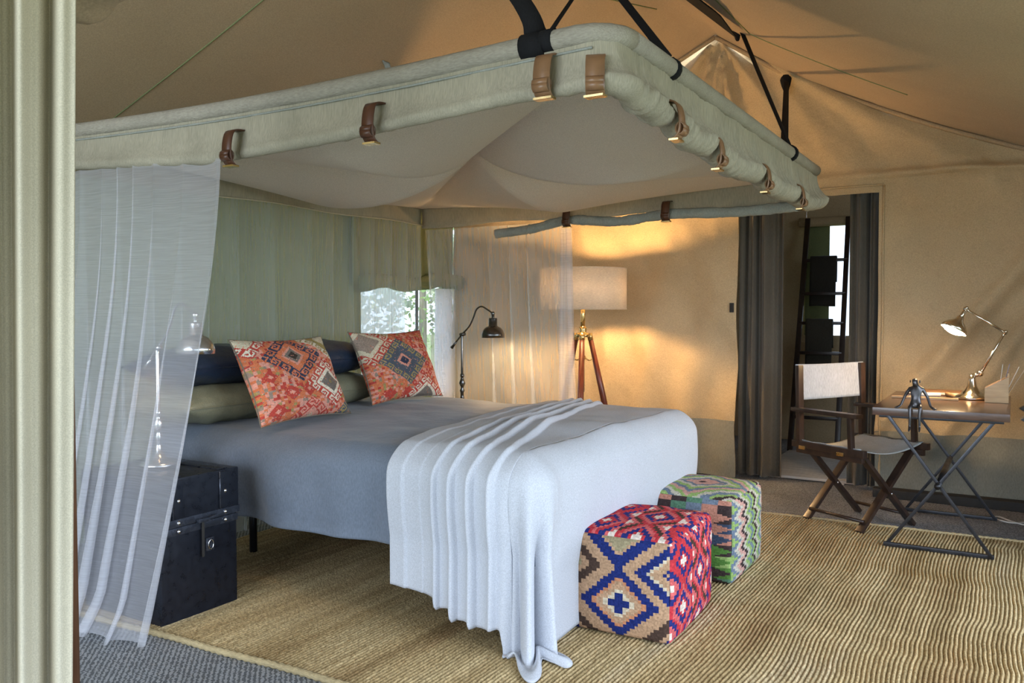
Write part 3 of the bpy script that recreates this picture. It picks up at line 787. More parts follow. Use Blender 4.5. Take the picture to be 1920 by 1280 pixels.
make_pouf((-1.29, 3.99, .012), .44, .50, .385, (pouf_near_green, zig('gbwpkwgbgkw', 6, 4, True), pouf_top_green), PG, M['piping_dark'], 'pale green and pink kilim pouf behind the red one', rz=.0, seed=9)

# ------------------------------------------------------------------ trunk(s) and bedside lamps
def make_trunk(loc, label, group=None):
    """local: front faces +x, width along y"""
    t = thing('metal_trunk', label, 'trunk', loc, group=group, world=False)
    D, W, H, LZ = .50, .372, .575, .385
    obj('body', MB().box((-D / 2, 0, LZ / 2), (D, W, LZ)), M['trunk'], t, bevel=.006)
    lid = obj('lid', MB().box((-D / 2, 0, (H + LZ) / 2 + .001), (D + .014, W + .014, H - LZ)), M['trunk'], t, bevel=.008)
    obj('edge_strip', MB().box((.006, 0, LZ + .012), (.006, W + .02, .03)), M['trunk_top'], t, smooth=False, bevel=.002)
    obj('edge_strip', MB().box((.003, 0, LZ - .022), (.006, W + .004, .03)), M['trunk_top'], t, smooth=False, bevel=.002)
    for y in (-.115, .115):
        st_ = obj('strap', MB().box((.009, y, (H + LZ) / 2 + .012), (.006, .05, H - LZ - .04)), M['trunk'], lid, smooth=False, bevel=.002)
        obj('strap_rib', MB().tube([(.012, y - .024, LZ + .03), (.012, y - .024, H - .006)], .004, 6), M['trunk_top'], lid)
        obj('strap', MB().box((-D / 2, y, H + .003), (D, .05, .006)), M['trunk'], lid, smooth=False, bevel=.002)
        for z in (LZ + .10, LZ + .012, LZ - .022):
            g = MB().lathe([(.009, 0), (.0085, .003), (.006, .006), (.001, .0075)], 12, (.009, y + .005, z), Matrix.Rotation(PI / 2, 3, 'Y')); obj('rivet', g, M['silver'], t)
    obj('latch', MB().box((.02, -.005, LZ + .003), (.018, .05, .016)).bar((.025, -.005, LZ + .0), (.025, .06, LZ + .012), .010, .010), M['trunk_top'], t, smooth=False, bevel=.003)
    h = obj('hasp', MB().box((.016, 0, LZ - .075), (.005, .012, .15)), M['dark'], t, smooth=False, bevel=.002)
    obj('lock_plate', MB().box((.012, .035, LZ - .105), (.008, .04, .055)), M['trunk_top'], t, smooth=False, bevel=.004)
    pts = [(.02, .035 + .013 * cos(a * PI / 4), LZ - .105 + .02 * sin(a * PI / 4)) for a in range(8)]
    obj('lock_ring', MB().tube(pts, .003, 6, closed=True), M['silver'], t)
    obj('handle', MB().tube(spline([(-.2, -W / 2 - .002, .25), (-.2, -W / 2 - .03, .24), (-.3, -W / 2 - .03, .24), (-.3, -W / 2 - .002, .25)], 5), .006, 8), M['trunk_top'], t)
    return t
tr1 = make_trunk((-2.842, 2.285, .012), 'dark navy riveted metal trunk standing by the near side of bed')
tr2 = dup(tr1, (-2.95, 4.68, .012), 'dark navy metal trunk hidden behind the far side of bed, under its lamp')
def bedside_lamp(loc, label, bulb, mat):
    t = thing('bedside_lamp', label, 'lamp', loc, world=False)
    obj('base', MB().lathe([(.001, 0), (.075, 0), (.075, .012), (.068, .018), (.05, .026), (.03, .04), (.016, .06), (.012, .09)], 28), mat, t)
    prof = [(.012, .08), (.011, .11), (.017, .125), (.010, .14), (.012, .150), (.022, .175), (.012, .20), (.009, .21), (.014, .22), (.014, .23), (.0085, .24), (.0085, .49)]
    obj('stem', MB().lathe(prof, 16), mat, t)
    J = .50
    obj('joint', MB().tube([(-.014, 0, J - .003), (.022, 0, J + .003)], .012, 12), mat, t)
    arm = spline([(-.065, 0, J - .07), (0, 0, J), (.055, 0, J + .05), (.09, 0, J + .11), (.115, 0, J + .165), (.155, 0, J + .185), (.20, 0, J + .165), (.238, 0, J + .142)], 6)
    obj('arm', MB().tube(arm, .0055, 10), mat, t)
    obj('counterweight', MB().tube([(-.085, 0, J - .092), (-.045, 0, J - .05)], [.011, .006], 10), mat, t)
    C = (.243, 0, J)
    obj('knuckle', MB().lathe([(.001, .152), (.010, .150), (.014, .140), (.010, .130), (.008, .108)], 14, C), mat, t)
    prof = [(.001, .112), (.026, .110), (.028, .104), (.028, .06), (.034, .055), (.052, .046), (.067, .028), (.075, .004), (.076, -.018), (.073, -.018), (.072, .003), (.064, .024), (.05, .042), (.026, .052), (.001, .055)]
    sh = obj('shade', MB().lathe(prof, 36, C), mat, t)
    b = obj('bulb', MB().lathe([(.001, .05), (.012, .045), (.014, .03), (.022, .012), (.018, .0), (.001, -.004)], 14, C), bulb, sh)
    return t
bedside_lamp((-3.10, 2.285, .595), 'bedside lamp seen through the net, standing on the near trunk', M['bulb_bed_dim'], M['silver'])
bedside_lamp((-3.16, 4.66, .595), 'dark bedside lamp with domed shade at the far side of bed', M['bulb_bed'], M['nickel'])

# ------------------------------------------------------------------ floor lamp
LX, LY = -2.70, 5.55
t = thing('tripod_floor_lamp', 'wooden tripod floor lamp with linen drum shade in the corner', 'lamp', (LX, LY, 0))
obj('shade', MB().lathe([(.315, 1.265), (.315, 1.555)], 64, (LX, LY, 0)), M['shade_linen'], t, solid=.003)
for z in (1.265, 1.555): obj('shade_rim', MB().tube([(LX + .315 * cos(k * PI / 32), LY + .315 * sin(k * PI / 32), z) for k in range(64)], .004, 6, closed=True), M['shade_linen'], t)
g = MB()
for k in range(3):
    a = k * 2 * PI / 3; g.tube([(LX, LY, 1.545), (LX + .313 * cos(a), LY + .313 * sin(a), 1.545)], .0016, 6)
obj('shade_spider', g, M['brass'], t)
obj('stem', MB().tube([(LX, LY, 1.09), (LX, LY, 1.36)], .017, 14), M['brass'], t)
obj('hub', MB().lathe([(.001, 1.06), (.05, 1.06), (.055, 1.075), (.05, 1.088), (.022, 1.095), (.028, 1.11), (.028, 1.13), (.018, 1.14)], 24, (LX, LY, 0)), M['brass'], t)
obj('center_rod', MB().tube([(LX, LY, .66), (LX, LY, 1.07)], .013, 12), M['nickel'], t)
obj('collar', MB().tube([(LX, LY, .90), (LX, LY, .925)], .019, 12), M['brass'], t)
for a in (.886, 2.98, -1.21):
    d = V((cos(a), sin(a), 0)); b = V((LX, LY, 0))
    lg = obj('leg', MB().tube([b + d * .055 + V((0, 0, 1.075)), b + d * .17 + V((0, 0, .6)), b + d * .315 + V((0, 0, .01))], [.018, .023, .018], 12), M['redwood'], t)
    obj('ferrule', MB().tube([b + d * .052 + V((0, 0, 1.087)), b + d * .063 + V((0, 0, 1.04))], .0205, 12), M['brass'], lg)
    obj('brace', MB().tube(spline([b + d * .015 + V((0, 0, .915)), b + d * .05 + V((0, 0, .89)), b + d * .095 + V((0, 0, .905))], 4), .005, 6), M['brass'], t)
obj('bulb', MB().lathe([(.001, 1.36), (.014, 1.365), (.016, 1.39), (.032, 1.43), (.03, 1.455), (.001, 1.475)], 16, (LX, LY, 0)), M['bulb_main'], t)

# ------------------------------------------------------------------ canopy
KX0, KX1, KY0, KY1, KZ = -3.60, -.94, 2.12, 4.80, 2.01
t = thing('bed_canopy', 'linen mosquito net canopy frame slung from roof over bed', 'canopy', (-2.27, 3.46, 1.75))
def bow(x): return .03 * sin(PI * (x - KX0) / (KX1 - KX0))
rr = .11
near = [(KX0 - .05, KY0, KZ + .015)] + [(lerp(KX0, KX1 - rr, k / 12), KY0 + .02 * sin(PI * k / 12), KZ - .022 * sin(PI * k / 12)) for k in range(1, 13)]
corner = [(KX1 - rr + rr * sin(a), KY0 + rr - rr * cos(a), KZ) for a in (.4, .8, 1.2, PI / 2)]
obj('rail', MB().tube(near + corner, .030, 14), M['linen_roll'], t)
obj('rail', MB().tube([(KX1, lerp(KY0 + rr, KY1, k / 10), KZ) for k in range(11)], .030, 14), M['linen_roll'], t)
obj('rail', MB().tube([(lerp(KX0, KX1, k / 10), KY1, KZ - .02) for k in range(11)], .026, 12), M['linen_roll'], t)
obj('rail', MB().tube([(KX0, lerp(KY0, KY1, k / 10), KZ - .02) for k in range(11)], .026, 12), M['linen_roll'], t)
for y in (KY0 + .42, KY1 - .62):
    obj('tape', MB().tube([(KX1, y, KZ), (KX1, y + .03, KZ)], .034, 14), M['web'], t)
obj('tape', MB().tube([(KX1 - .22, KY0 + .005, KZ), (KX1 - .18, KY0 + .003, KZ)], .034, 14), M['web'], t)
# skirts: folded linen bands under the rails
def ruf(s, v): return .010 * sin(s * 31 + 2 * sin(s * 7)) * v + .012 * nz(s * 4, v * 2, 3) * v
NBX = [(-3.6, .155), (-2.6, .195), (-2.0, .180), (-1.3, .155), (-1.0, .16)]
FBY = [(2.12, .165), (2.3, .185), (2.42, .20), (2.50, .185), (2.68, .225), (2.92, .215), (3.2, .245), (3.58, .22), (3.9, .245), (4.25, .225), (4.5, .24), (4.74, .215), (4.8, .20)]
path = []                                # top line of the skirt: near side, round the corner, along the foot
for k in range(121): path.append((lerp(KX0, KX1 - .09, k / 120), KY0 - .004 + .02 * sin(PI * k / 120), KZ + .002 - .022 * sin(PI * k / 120), (0, -1)))
for k in range(1, 9): a = k / 9 * PI / 2; path.append((KX1 - .09 + .09 * sin(a), KY0 + .09 - .09 * cos(a) - .004 * cos(a), KZ, (sin(a), -cos(a))))
for k in range(321): path.append((KX1, lerp(KY0 + .09, KY1 + .02, k / 320), KZ, (1, 0)))
KEY_Y = (2.50, 2.92, 3.58, 4.25); KEY_X = (-2.40, -1.755, -1.135)
NP = len(path) - 1
def skirtf(u, v):
    i = round(u * NP); x, y, z, n = path[i]; w = n[0]                       # w: 0 on the near side .. 1 on the foot side
    dep = lerp(pl(x, NBX), pl(y, FBY), w); rr_ = lerp(.024, .048, w)
    pin = min([abs(y - k) for k in KEY_Y]) if w > .5 else min([abs(x - k) for k in KEY_X])
    cin = 1 - .35 * math.exp(-(pin / .05) ** 2); rr_ *= cin * (1 + .14 * nz(i * .11, 3, 0))
    sarc = i * .02
    ruf_ = (.024 * nz(i * .36, v * 1.2, 4) + .012 * nz(i * .8, v * 3, 8)) * lerp(.45, 1.0, w)
    if v < .5:
        t_ = v / .5; o_ = .004 + .012 * sin(PI * t_) * nz(i * .06, 2, 1) + ruf_ * t_ + rr_ * t_ ** 4; zz = z - t_ * (dep - rr_)
    else:
        a = (v - .5) / .5 * PI * 1.25; o_ = .004 + rr_ * cos(a) + ruf_ * cos(a); zz = z - (dep - rr_) - rr_ * sin(a) - abs(ruf_) * sin(a) * .6
    return (x + n[0] * o_, y + n[1] * o_, zz)
obj('skirt', MB().grid(NP, 26, skirtf), M['linen'], t, solid=.003)
g = MB().grid(60, 8, lambda u, v: ((lambda x: (x, KY1 + .01 * sin(PI * v) + ruf(x, v) * .6, KZ - .03 - .145 * v + .01 * sin(x * 6)))(lerp(KX0, KX1, u))))
obj('skirt', g, M['linen'], t, solid=.004)
g = MB().grid(60, 8, lambda u, v: ((lambda y: (KX0 + ruf(y, v) * .6, y, KZ - .03 - .125 * v + .006 * sin(y * 6)))(lerp(KY0, KY1, u))))
obj('skirt', g, M['linen'], t, solid=.004)
obj('piping', MB().tube([(KX0 + .012, lerp(KY0, KY1, k / 24), KZ - .157 + .006 * sin(lerp(KY0, KY1, k / 24) * 6)) for k in range(25)], .004, 6), M['curtain'], t)
obj('piping', MB().tube([(lerp(KX0, KX1 - .06, k / 40), KY0 - .012 + .02 * sin(PI * k / 40) , KZ - .042 - .022 * sin(PI * k / 40)) for k in range(41)], .004, 6), M['grey_roll'], t)
# rolled-up netting
def roll(pts, r, m, seed, n=26):
    p = spline(pts, n); g = MB(); g.tube(p, [r * (1 + .16 * nz(k * .15, seed, 0) + .16 * nz(k * .8, seed, 5)) for k in range(len(p))], 16, flat=.85); return obj('net_roll', g, m, t)
roll([(KX1 - .02, KY1, 1.83), (-1.35, KY1, 1.815), (-1.77, KY1, 1.825), (-2.1, KY1, 1.80), (-2.43, KY1 , 1.825), (-2.7, KY1, 1.785), (-2.98, KY1, 1.765)], .030, M['grey_roll'], 9)
# leather keepers with a loop end and brass bar
def keeper(p, n, up, w_=.045, hgt=.13, m='leather'):
    p = V(p); n = V(n); s = V((0, 0, 1)).cross(n)
    g = MB()
    path = [p - n * .02 + V((0, 0, hgt * .55)), p + n * .03 + V((0, 0, hgt * .48)), p + n * .047 + V((0, 0, hgt * .1)), p + n * .045 - V((0, 0, hgt * .28)), p + n * .03 - V((0, 0, hgt * .43)), p + n * .012 - V((0, 0, hgt * .46))]
    path = spline(path, 4)
    g.grid(1, len(path) - 1, lambda u, v: path[round(v * (len(path) - 1))] + s * (u - .5) * w_)
    k = obj('leather_strap', g, M[m], t, solid=.005)
    c = p + n * .048 - V((0, 0, hgt * .20))
    ring = [c + n * (.014 * cos(a * PI / 5)) + V((0, 0, .018 * sin(a * PI / 5))) for a in range(10)]
    g = MB().grid(10, 1, lambda u, v: ring[round(u * 10) % 10] + s * (v - .5) * (w_ * .92))
    obj('loop', g, M[m], k, solid=.004)
    g = MB().box(p + n * .03 - V((0, 0, hgt * .47)), (.03 if abs(n.x) > .5 else w_ * 1.1, w_ * 1.1 if abs(n.x) > .5 else .03, .006)); obj('buckle_bar', g, M['brass'], k, smooth=False)
keeper((-2.40, KY0 - .01, 1.825), (0, -1, 0), 0); keeper((-1.755, KY0 - .01, 1.84), (0, -1, 0), 0)
keeper((-1.135, KY0 - .005, 1.90), (0, -1, 0), 0, .052, .125, 'leather_light'); keeper((KX1 - .055, KY0 + .005, 1.885), V((.35, -.94, 0)).normalized(), 0, .052, .115, 'leather_light')
for y, z in ((2.50, 1.795), (2.92, 1.765), (3.58, 1.765), (4.25, 1.765)): keeper((KX1 + .01, y, z + .035), (1, 0, 0), 0, .05, .12, 'leather_light')
for x, z in ((-2.43, 1.835), (-1.775, 1.835)): keeper((x, KY1 - .005, z), (0, -1, 0), 0, .05, .12)
# billowing cloth ceiling: four sagging lobes between the diagonals
def lobe(u, v):
    a, b = 2 * u - 1, 2 * v - 1; m_ = max(abs(a), abs(b)); n_ = min(abs(a), abs(b))
    f = max(0, (1 - m_)) * max(0, (m_ - n_)) * 4
    e = math.sqrt(max(0, f)) if f > 0 else 0
    e = .45 * e + .55 * f
    A = .185 if abs(b) > abs(a) and b < 0 else (.20 if a < 0 and abs(a) > abs(b) else .185)
    return (lerp(KX0 + .02, KX1 - .02, u), lerp(KY0 + .04, KY1 - .02, v), 1.965 + .07 * (1 - m_) - A * e)
obj('ceiling_cloth', MB().grid(96, 96, lobe), M['ceiling_net'], t)
# hanging webbing
def strap(pts, w_, r=.0):
    g = MB(); p = spline(pts, 6); n = len(p) - 1
    def f(u, v):
        i = round(v * n); d = (p[min(n, i + 1)] - p[max(0, i - 1)]).normalized(); s = d.cross(cf).normalized()
        a = i * .05; return p[i] + s * (u - .5) * (w_[0] + (w_[1] - w_[0]) * v)
    g.grid(2, n, f); return obj('hanging_strap', g, M['web'], t, solid=.004)
pA = (-1.19, KY0 + .01, KZ + .035)
def loopwrap(c, axis, w_):
    g = MB(); c = V(c)
    ring = [(cos(a * PI / 8) * .036, sin(a * PI / 8) * .036) for a in range(16)]
    g.grid(16, 1, lambda u, v: c + ((V((0, ring[round(u * 16) % 16][0], ring[round(u * 16) % 16][1])) + V(((v - .5) * w_, 0, 0))) if axis == 0 else (V((ring[round(u * 16) % 16][0], 0, ring[round(u * 16) % 16][1])) + V((0, (v - .5) * w_, 0)))))
    obj('strap_loop', g, M['web'], t, solid=.005)
strap([(-1.93, 2.2, 3.27), (-1.5, 2.16, 2.5), (-1.235, 2.13, 2.14), pA], (.028, .065)); loopwrap((-1.19, KY0 + .01, KZ - .005), 0, .075)
strap([(-1.93, 3.2, 3.27), (-1.4, 2.85, 2.6), (KX1 + .0, 2.53, KZ + .03)], (.03, .026))
strap([(-1.555, 5.45, 3.10), (-1.24, 4.82, 2.55), (KX1, 4.20, KZ + .03)], (.03, .018)); loopwrap((KX1, 4.20, KZ), 1, .03)
_e = at(1470, 296, 1, 4.80); strap([V((-1.40, 6.12, 2.88)), V((-1.40, 6.12, 2.88)).lerp(_e, .5), _e], (.035, .05))
strap([(-1.93, 4.1, 3.27), (-1.5, 3.2, 2.7), (KX1 - .2, KY0 + .01, KZ + .03)], (.012, .012))
for p in ((-1.56, 5.45, 3.09), (-1.40, 6.10, 2.87)):
    obj('strap_knot', MB().tube(spline([V(p) + V((0, 0, .03)), V(p), V(p) - V((-.005, .01, .07)), V(p) - V((-.01, .02, .11))], 3), [.02, .024, .034, .04, .036, .03, .022, .018, .014, .01], 8), M['web'], t)

# hanging nets (things of their own)
def hang(name, label, p0, p1, ztop, zbot, n, amp, over, m, seed, shift=lambda u, v: (0, 0), puddle=0, res=(240, 36)):
    p0, p1 = V((*p0, 0)), V((*p1, 0)); d = (p1 - p0); L = d.length; d.normalize(); nn = V((-d.y, d.x, 0))
    g = MB()
    def f(u, v):
        s = u * L; k = (.35 + .65 * v); ph = u * n * 2 * PI + 1.5 * sin(u * 9 + seed) + 2.2 * nz(u * n * .45, seed * 1.7, v * .5)
        q = amp * (.7 + .6 * nz(u * n * .7, seed, v * .8))
        a = s + over * L / n / (2 * PI) * sin(ph * 1) * k * 2; b = q * cos(ph) * k + .02 * nz(u * 4, v * 2, seed)
        sx, sy = shift(u, v); zt = ztop(u) if callable(ztop) else ztop; zb = zbot(u) if callable(zbot) else zbot
        z = lerp(zt, zb, v)
        p = p0 + d * (a + sx) + nn * (b + sy); return (p.x, p.y, z)
    g.grid(res[0], res[1], f)
    o = obj(name, g, m); tag(o, label, 'mosquito net'); return o
# near side: from the rail down to the floor in front of the trunk, right edge pulled back to the left
NE = -2.475
hang('mosquito_net', 'sheer white mosquito net hanging to the floor in front of trunk', (-3.72, KY0 - .005), (NE, KY0 - .005), lambda u: 1.845 - .04 * u, lambda u: .014 + .02 * abs(sin(u * 15)), 9, .03, 1.15, M['net'], 2,
     lambda u, v: (-(.21 * v ** 1.3) * u, -.19 * v ** 1.6 - (.08 * max(0, v - .93) * 10 * (.5 + .5 * sin(u * 11)))))
g = MB().tube([(NE - (.21 * v ** 1.3) , KY0 - .01 - .19 * v ** 1.6, lerp(1.80, .03, v)) for v in [k / 20 for k in range(21)]], .004, 6)
hang('mosquito_net', 'green-grey mosquito net hanging behind the pillows at the bed head', (KX0, KY0), (KX0 - .02, KY1), 1.86, .05, 13, .022, .9, M['net_head'], 5, res=(240, 12))
hang('mosquito_net', 'mosquito net hanging beyond the far lamp, its gathered edge before the tripod lamp', (KX0, KY1 + .02), (-2.43, KY1 + .01), 1.82, .05, 6, .028, 1.0, M['net_head'], 7, lambda u, v: (.02 * v * u, .12 * v), res=(160, 14))
hang('mosquito_net', 'gathered pale edge of net hanging in front of tripod lamp shade', (-2.50, KY1 + .0), (-2.41, KY1 - .01), 1.82, .03, 2, .02, .8, M['net'], 9, lambda u, v: (-.10 * v * (1 - u), .10 * v), res=(40, 20))

# ------------------------------------------------------------------ entry curtain, pole, rolled door
def curt(name, label, pts, z0, z1, n, amp, m, seed, nz_=24, res=200, flare=.0, group=None):
    p0, p1 = V((*pts[0], 0)), V((*pts[1], 0)); d = p1 - p0; L = d.length; d.normalize(); nn = V((-d.y, d.x, 0)); g = MB()
    def f(u, v):
        ph = u * n * 2 * PI + .9 * sin(u * 7 + seed) + .4 * nz(u * 3, v * 1.5, seed)
        a = u * L * (1 + flare * v); b = amp * (.75 + .5 * nz(u * 5, v, seed + 3)) * sin(ph) + amp * .3 * sin(ph * 2.3 + seed)
        p = p0 + d * a + nn * b; return (p.x, p.y, lerp(z1, z0, v))
    g.grid(res, nz_, f)
    o = obj(name, g, m, solid=.004); tag(o, label, 'curtain', group); return o
curt('entry_curtain', 'cream canvas entry curtain in heavy folds at the left edge', ((-1.98, .78), (-1.755, 1.12)), .01, 2.45, 4.8, .042, M['curtain'], 2, flare=-.13)
g = MB().tube([(-2.065, 1.26, -.0), (-2.065, 1.26, 2.4)], .016, 10); o = obj('door_pole', g, M['pole']); tag(o, 'brown wooden pole at the right edge of the entry curtain', 'pole')
t = thing('rolled_door_flap', 'rolled beige canvas door flap tied up at top left', 'canvas roll', (-1.7, 1.2, 2.0))
pts = [(-2.3 + .15 * k, 1.22, 1.95 + .485 * .15 * k) for k in range(12)]
pts = [(-1.97, 1.2, 2.005), (-1.93, 1.2, 2.02), (-1.85, 1.2, 2.04), (-1.7, 1.2, 2.09), (-1.4, 1.2, 2.2), (-.9, 1.2, 2.42)]
obj('roll', MB().tube(spline(pts, 5), [.03, .06, .08, .09, .095] + [.095 + .006 * sin(k) for k in range(21)], 18), M['roof'], t)
obj('tie', MB().tube([(-1.70 + .115 * sin(a * PI / 8) * .45 + .03, 1.2 + .103 * cos(a * PI / 8), 2.10 - .103 * sin(a * PI / 8)) for a in range(16)], .006, 6, closed=True), M['canvas'], t)

# ------------------------------------------------------------------ doorway curtains, ladder, towels, bath mat
curt('door_curtain', 'dark taupe curtain gathered at the left side of the doorway', ((-1.76, 6.29), (-1.44, 6.28)), .03, 2.08, 2.7, .045, M['door_curtain'], 4, res=140)
curt('door_curtain', 'dark taupe curtain gathered at the right side of the doorway', ((-1.00, 6.31), (-.78, 6.30)), .03, 2.08, 2.3, .042, M['door_curtain'], 8, res=120)
t = thing('wooden_ladder', 'dark wooden ladder leaning behind the doorway, holding two towels', 'ladder', (-1.5, 7.75, 0))
LT, LB = 8.30, 7.72
def lad(x, z): return V((x + .02 * z * .0, lerp(LB, LT, z / 2.12), z))
for x0, x1 in ((-1.70, -1.685), (-1.30, -1.325)): obj('rail', MB().bar(lad(x0, 0.0), lad(x1, 2.12), .045, .03, (0, 1, 0)), M['darkwood'], t, smooth=False, bevel=.004)
rungs = (1.72, 1.41, 1.14, .87, .58, .30)
for z in rungs: obj('rung', MB().bar(lad(-1.69, z), lad(-1.31, z), .03, .03), M['darkwood'], t, smooth=False, bevel=.005)
for (z0, L, m, lab) in ((1.745, .48, 'towel', 'dark brown towel hung over the top ladder rung'), (1.165, .52, 'towel2', 'olive brown towel hung over the middle ladder rung')):
    g = MB()
    def tw(u, v):
        x = lerp(-1.635, -1.405, u) + .003 * nz(u * 3, v * 3, z0); q = (v - .35) * L / .65
        y0 = lerp(LB, LT, z0 / 2.12)
        if q > .03: return (x, y0 - .03 - .008 * sin(q * 4) - .0 * u, z0 - (q - .03) + .004 * sin(u * 5))
        if q < -.03: return (x, y0 + .03, z0 + (q + .03))
        a = q / .03; return (x, y0 - .03 * a, z0 + .012 * (1 - a * a))
    g.grid(10, 40, tw); o = obj('towel', g, M[m], solid=.008); tag(o, lab, 'towel')
t = thing('slatted_bath_mat', 'pale slatted wooden mat on the washroom floor behind the doorway', 'mat', (-1.4, 7.0, 0))
for k in range(26): obj('slat', MB().box((-1.32, 6.42 + k * .047, .018), (.72, .036, .02)), M['deck'], t, smooth=False, bevel=.003)
for x in (-1.6, -1.05): obj('batten', MB().box((x, 7.0, .006), (.05, 1.22, .012)), M['deck'], t, smooth=False)
o = obj('door_toggle', MB().box((-1.785, YB - .035, 1.275), (.028, .02, .07)).tube([(-1.785, YB - .05, 1.25), (-1.785, YB - .05, 1.30)], .005, 6), M['dark'], smooth=False, bevel=.004); tag(o, 'small dark toggle buckle on the canvas left of doorway', 'buckle')
g = MB().tube(spline([rp(-3.12, 3.80, .0), V(rp(-3.12, 3.80, .03)) + V((.03, 0, 0)), V(rp(-3.06, 3.80, .09)), V(rp(-3.0, 3.80, .17))], 4), [.005, .006, .01, .014, .02, .022, .016, .012, .012, .01, .009, .008, .006], 6, flat=.4)
o = obj('tie_tape', g, M['grey_roll']); tag(o, 'short grey tie tape hanging from the roof behind the canopy', 'tie')

# ------------------------------------------------------------------ folding desk
t = thing('folding_desk', 'dark wooden folding desk on crossed steel legs at the right', 'desk', (-.3, 5.25, 0))
DX_0, DX_1, DY_0, DY_1, DZT = -.625, -.005, 4.725, 5.76, .75
obj('desk_top', MB().box(((DX_0 + DX_1) / 2, (DY_0 + DY_1) / 2, DZT - .02), (DX_1 - DX_0, DY_1 - DY_0, .04)), M['desktop'], t, bevel=.004)
for y in (4.80, 5.70):
    yo = .012
    obj('leg', MB().bar((-.56, y - yo, .71), (-.07, y - yo, .022), .017, .012, (0, 1, 0)), M['steel'], t, smooth=False, bevel=.003)
    obj('leg', MB().bar((-.065, y + yo, .71), (-.555, y + yo, .022), .017, .012, (0, 1, 0)), M['steel'], t, smooth=False, bevel=.003)
    obj('foot_bar', MB().bar((-.57, y, .024), (-.06, y, .024), .024, .02), M['steel'], t, smooth=False, bevel=.003)
    obj('top_bar', MB().bar((-.60, y, .70), (-.03, y, .70), .02, .016), M['steel'], t, smooth=False, bevel=.003)
obj('pivot_tube', MB().tube([(-.315, 4.74, .362), (-.315, 5.73, .362)], .016, 12), M['steel'], t)
obj('bolt', MB().lathe([(.008, 0), (.016, 0), (.016, .02), (.010, .02), (.009, .004)], 16, (-.315, 4.76, .362), Matrix.Rotation(PI / 2, 3, 'X')), M['nickel'], t)

# ------------------------------------------------------------------ director's chair; local x = forward, y = sitter's left
CA = math.atan2(-.5, .866)
t = thing('directors_chair', 'dark wood folding chair with grey canvas seat and back beside desk', 'chair', (-.762, 5.284, 0), CA, world=False)
F = M['darkwood']; HW = .275
for x in (-.20, .17):
    e = .012 if x > 0 else -.012
    obj('leg', MB().bar((x, -.215, .012), (x, .235, .445), .022, .045, (1, 0, 0)), F, t, smooth=False, bevel=.004)
    obj('leg', MB().bar((x + .026, .215, .012), (x + .026, -.235, .445), .022, .045, (1, 0, 0)), F, t, smooth=False, bevel=.004)
    obj('pivot', MB().tube([(x - .02, 0, .215), (x + .05, 0, .215)], .007, 10), M['silver'], t)
for y in (-.19, .19): obj('stretcher', MB().tube([(-.20, y, .07), (.18, y, .07)], .010, 10), F, t)
for s in (-1, 1):
    y = s * HW
    obj('seat_rail', MB().box((0, y, .465), (.50, .035, .04)), F, t, smooth=False, bevel=.004)
    obj('lower_rail', MB().box((0, s * (HW - .012), .428), (.46, .028, .035)), F, t, smooth=False, bevel=.004)
    obj('back_post', MB().bar((-.20, y, .465), (-.215, y, .93), .026, .042, (0, 1, 0)), F, t, smooth=False, bevel=.004)
    obj('arm_post', MB().bar((.16, y, .48), (.15, y, .655), .026, .032, (0, 1, 0)), F, t, smooth=False, bevel=.004)
    obj('armrest', MB().box((-.02, y, .668), (.46, .06, .024)), F, t, smooth=False, bevel=.006)
    for x in (-.17, .10): obj('hinge', MB().box((x, s * (HW + .020), .448), (.045, .006, .02)), M['brass'], t, smooth=False, bevel=.002)
g = MB().grid(16, 24, lambda u, v: (lerp(-.215, .215, u), lerp(-HW, HW, v), .488 - .045 * sin(PI * v) ** .8 + .002 * sin(u * 20)))
obj('seat', g, M['seat_canvas'], t, solid=.004)
g = MB().grid(30, 12, lambda u, v: (lerp(-.205, -.223, v) - .03 * sin(PI * u) - .0 , lerp(-HW - .02, HW + .02, u), lerp(.725, .935, v) - .006 * sin(PI * u)))
obj('backrest', g, M['chair_canvas'], t, solid=.008)

# ------------------------------------------------------------------ things on the desk
t0 = at(1822, 747, 2, DZT + .002); bx, by = t0.x, t0.y
t = thing('desk_lamp', 'polished nickel jointed desk lamp lit on the folding desk', 'lamp', (bx, by, DZT + .001))
obj('base', MB().lathe([(.001, 0), (.088, 0), (.09, .008), (.086, .014), (.06, .028), (.038, .048), (.024, .075), (.018, .11), (.016, .135), (.001, .137)], 40, (bx, by, DZT + .001)), M['chrome'], t)
Pj = V(at(1838, 700, 1, by)); P1 = V(at(1884, 623, 1, by)); P2 = V(at(1811, 579, 1, by - .02)); Sh = V(at(1797, 603, 1, by - .03))
def knob(p, r, n='joint'): obj(n, MB().lathe([(.001, -r), (r * .7, -r * .7), (r, 0), (r * .7, r * .7), (.001, r)], 14, p), M['chrome'], t); obj('wing_nut', MB().bar(p + V((-.004, -r * 1.9, 0)), p + V((.012, -r * 1.9, .010)), .006, .012).tube([p, p - V((0, r * 1.9, 0))], .004, 6), M['chrome'], t)
knob(Pj, .018); knob(P1, .014); knob(P2, .015)
obj('post', MB().tube([(bx, by, DZT + .13), Pj], .012, 12), M['chrome'], t)
obj('lower_arm', MB().tube([Pj, P1], [.0085, .0065], 10), M['chrome'], t); obj('upper_arm', MB().tube([P1, P2], .0065, 10), M['chrome'], t)
ax = (at(1788, 618, 1, by - .05) - P2).normalized(); ax = V((ax.x, -.22, ax.z)).normalized()
RS = ax.to_track_quat('Z', 'Y').to_matrix()
obj('neck', MB().tube([P2, P2 + ax * .075], [.010, .013], 12), M['chrome'], t)
prof = [(.001, .05), (.016, .05), (.02, .06), (.024, .075), (.05, .095), (.068, .118), (.074, .138), (.071, .138), (.064, .12), (.046, .10), (.001, .085)]
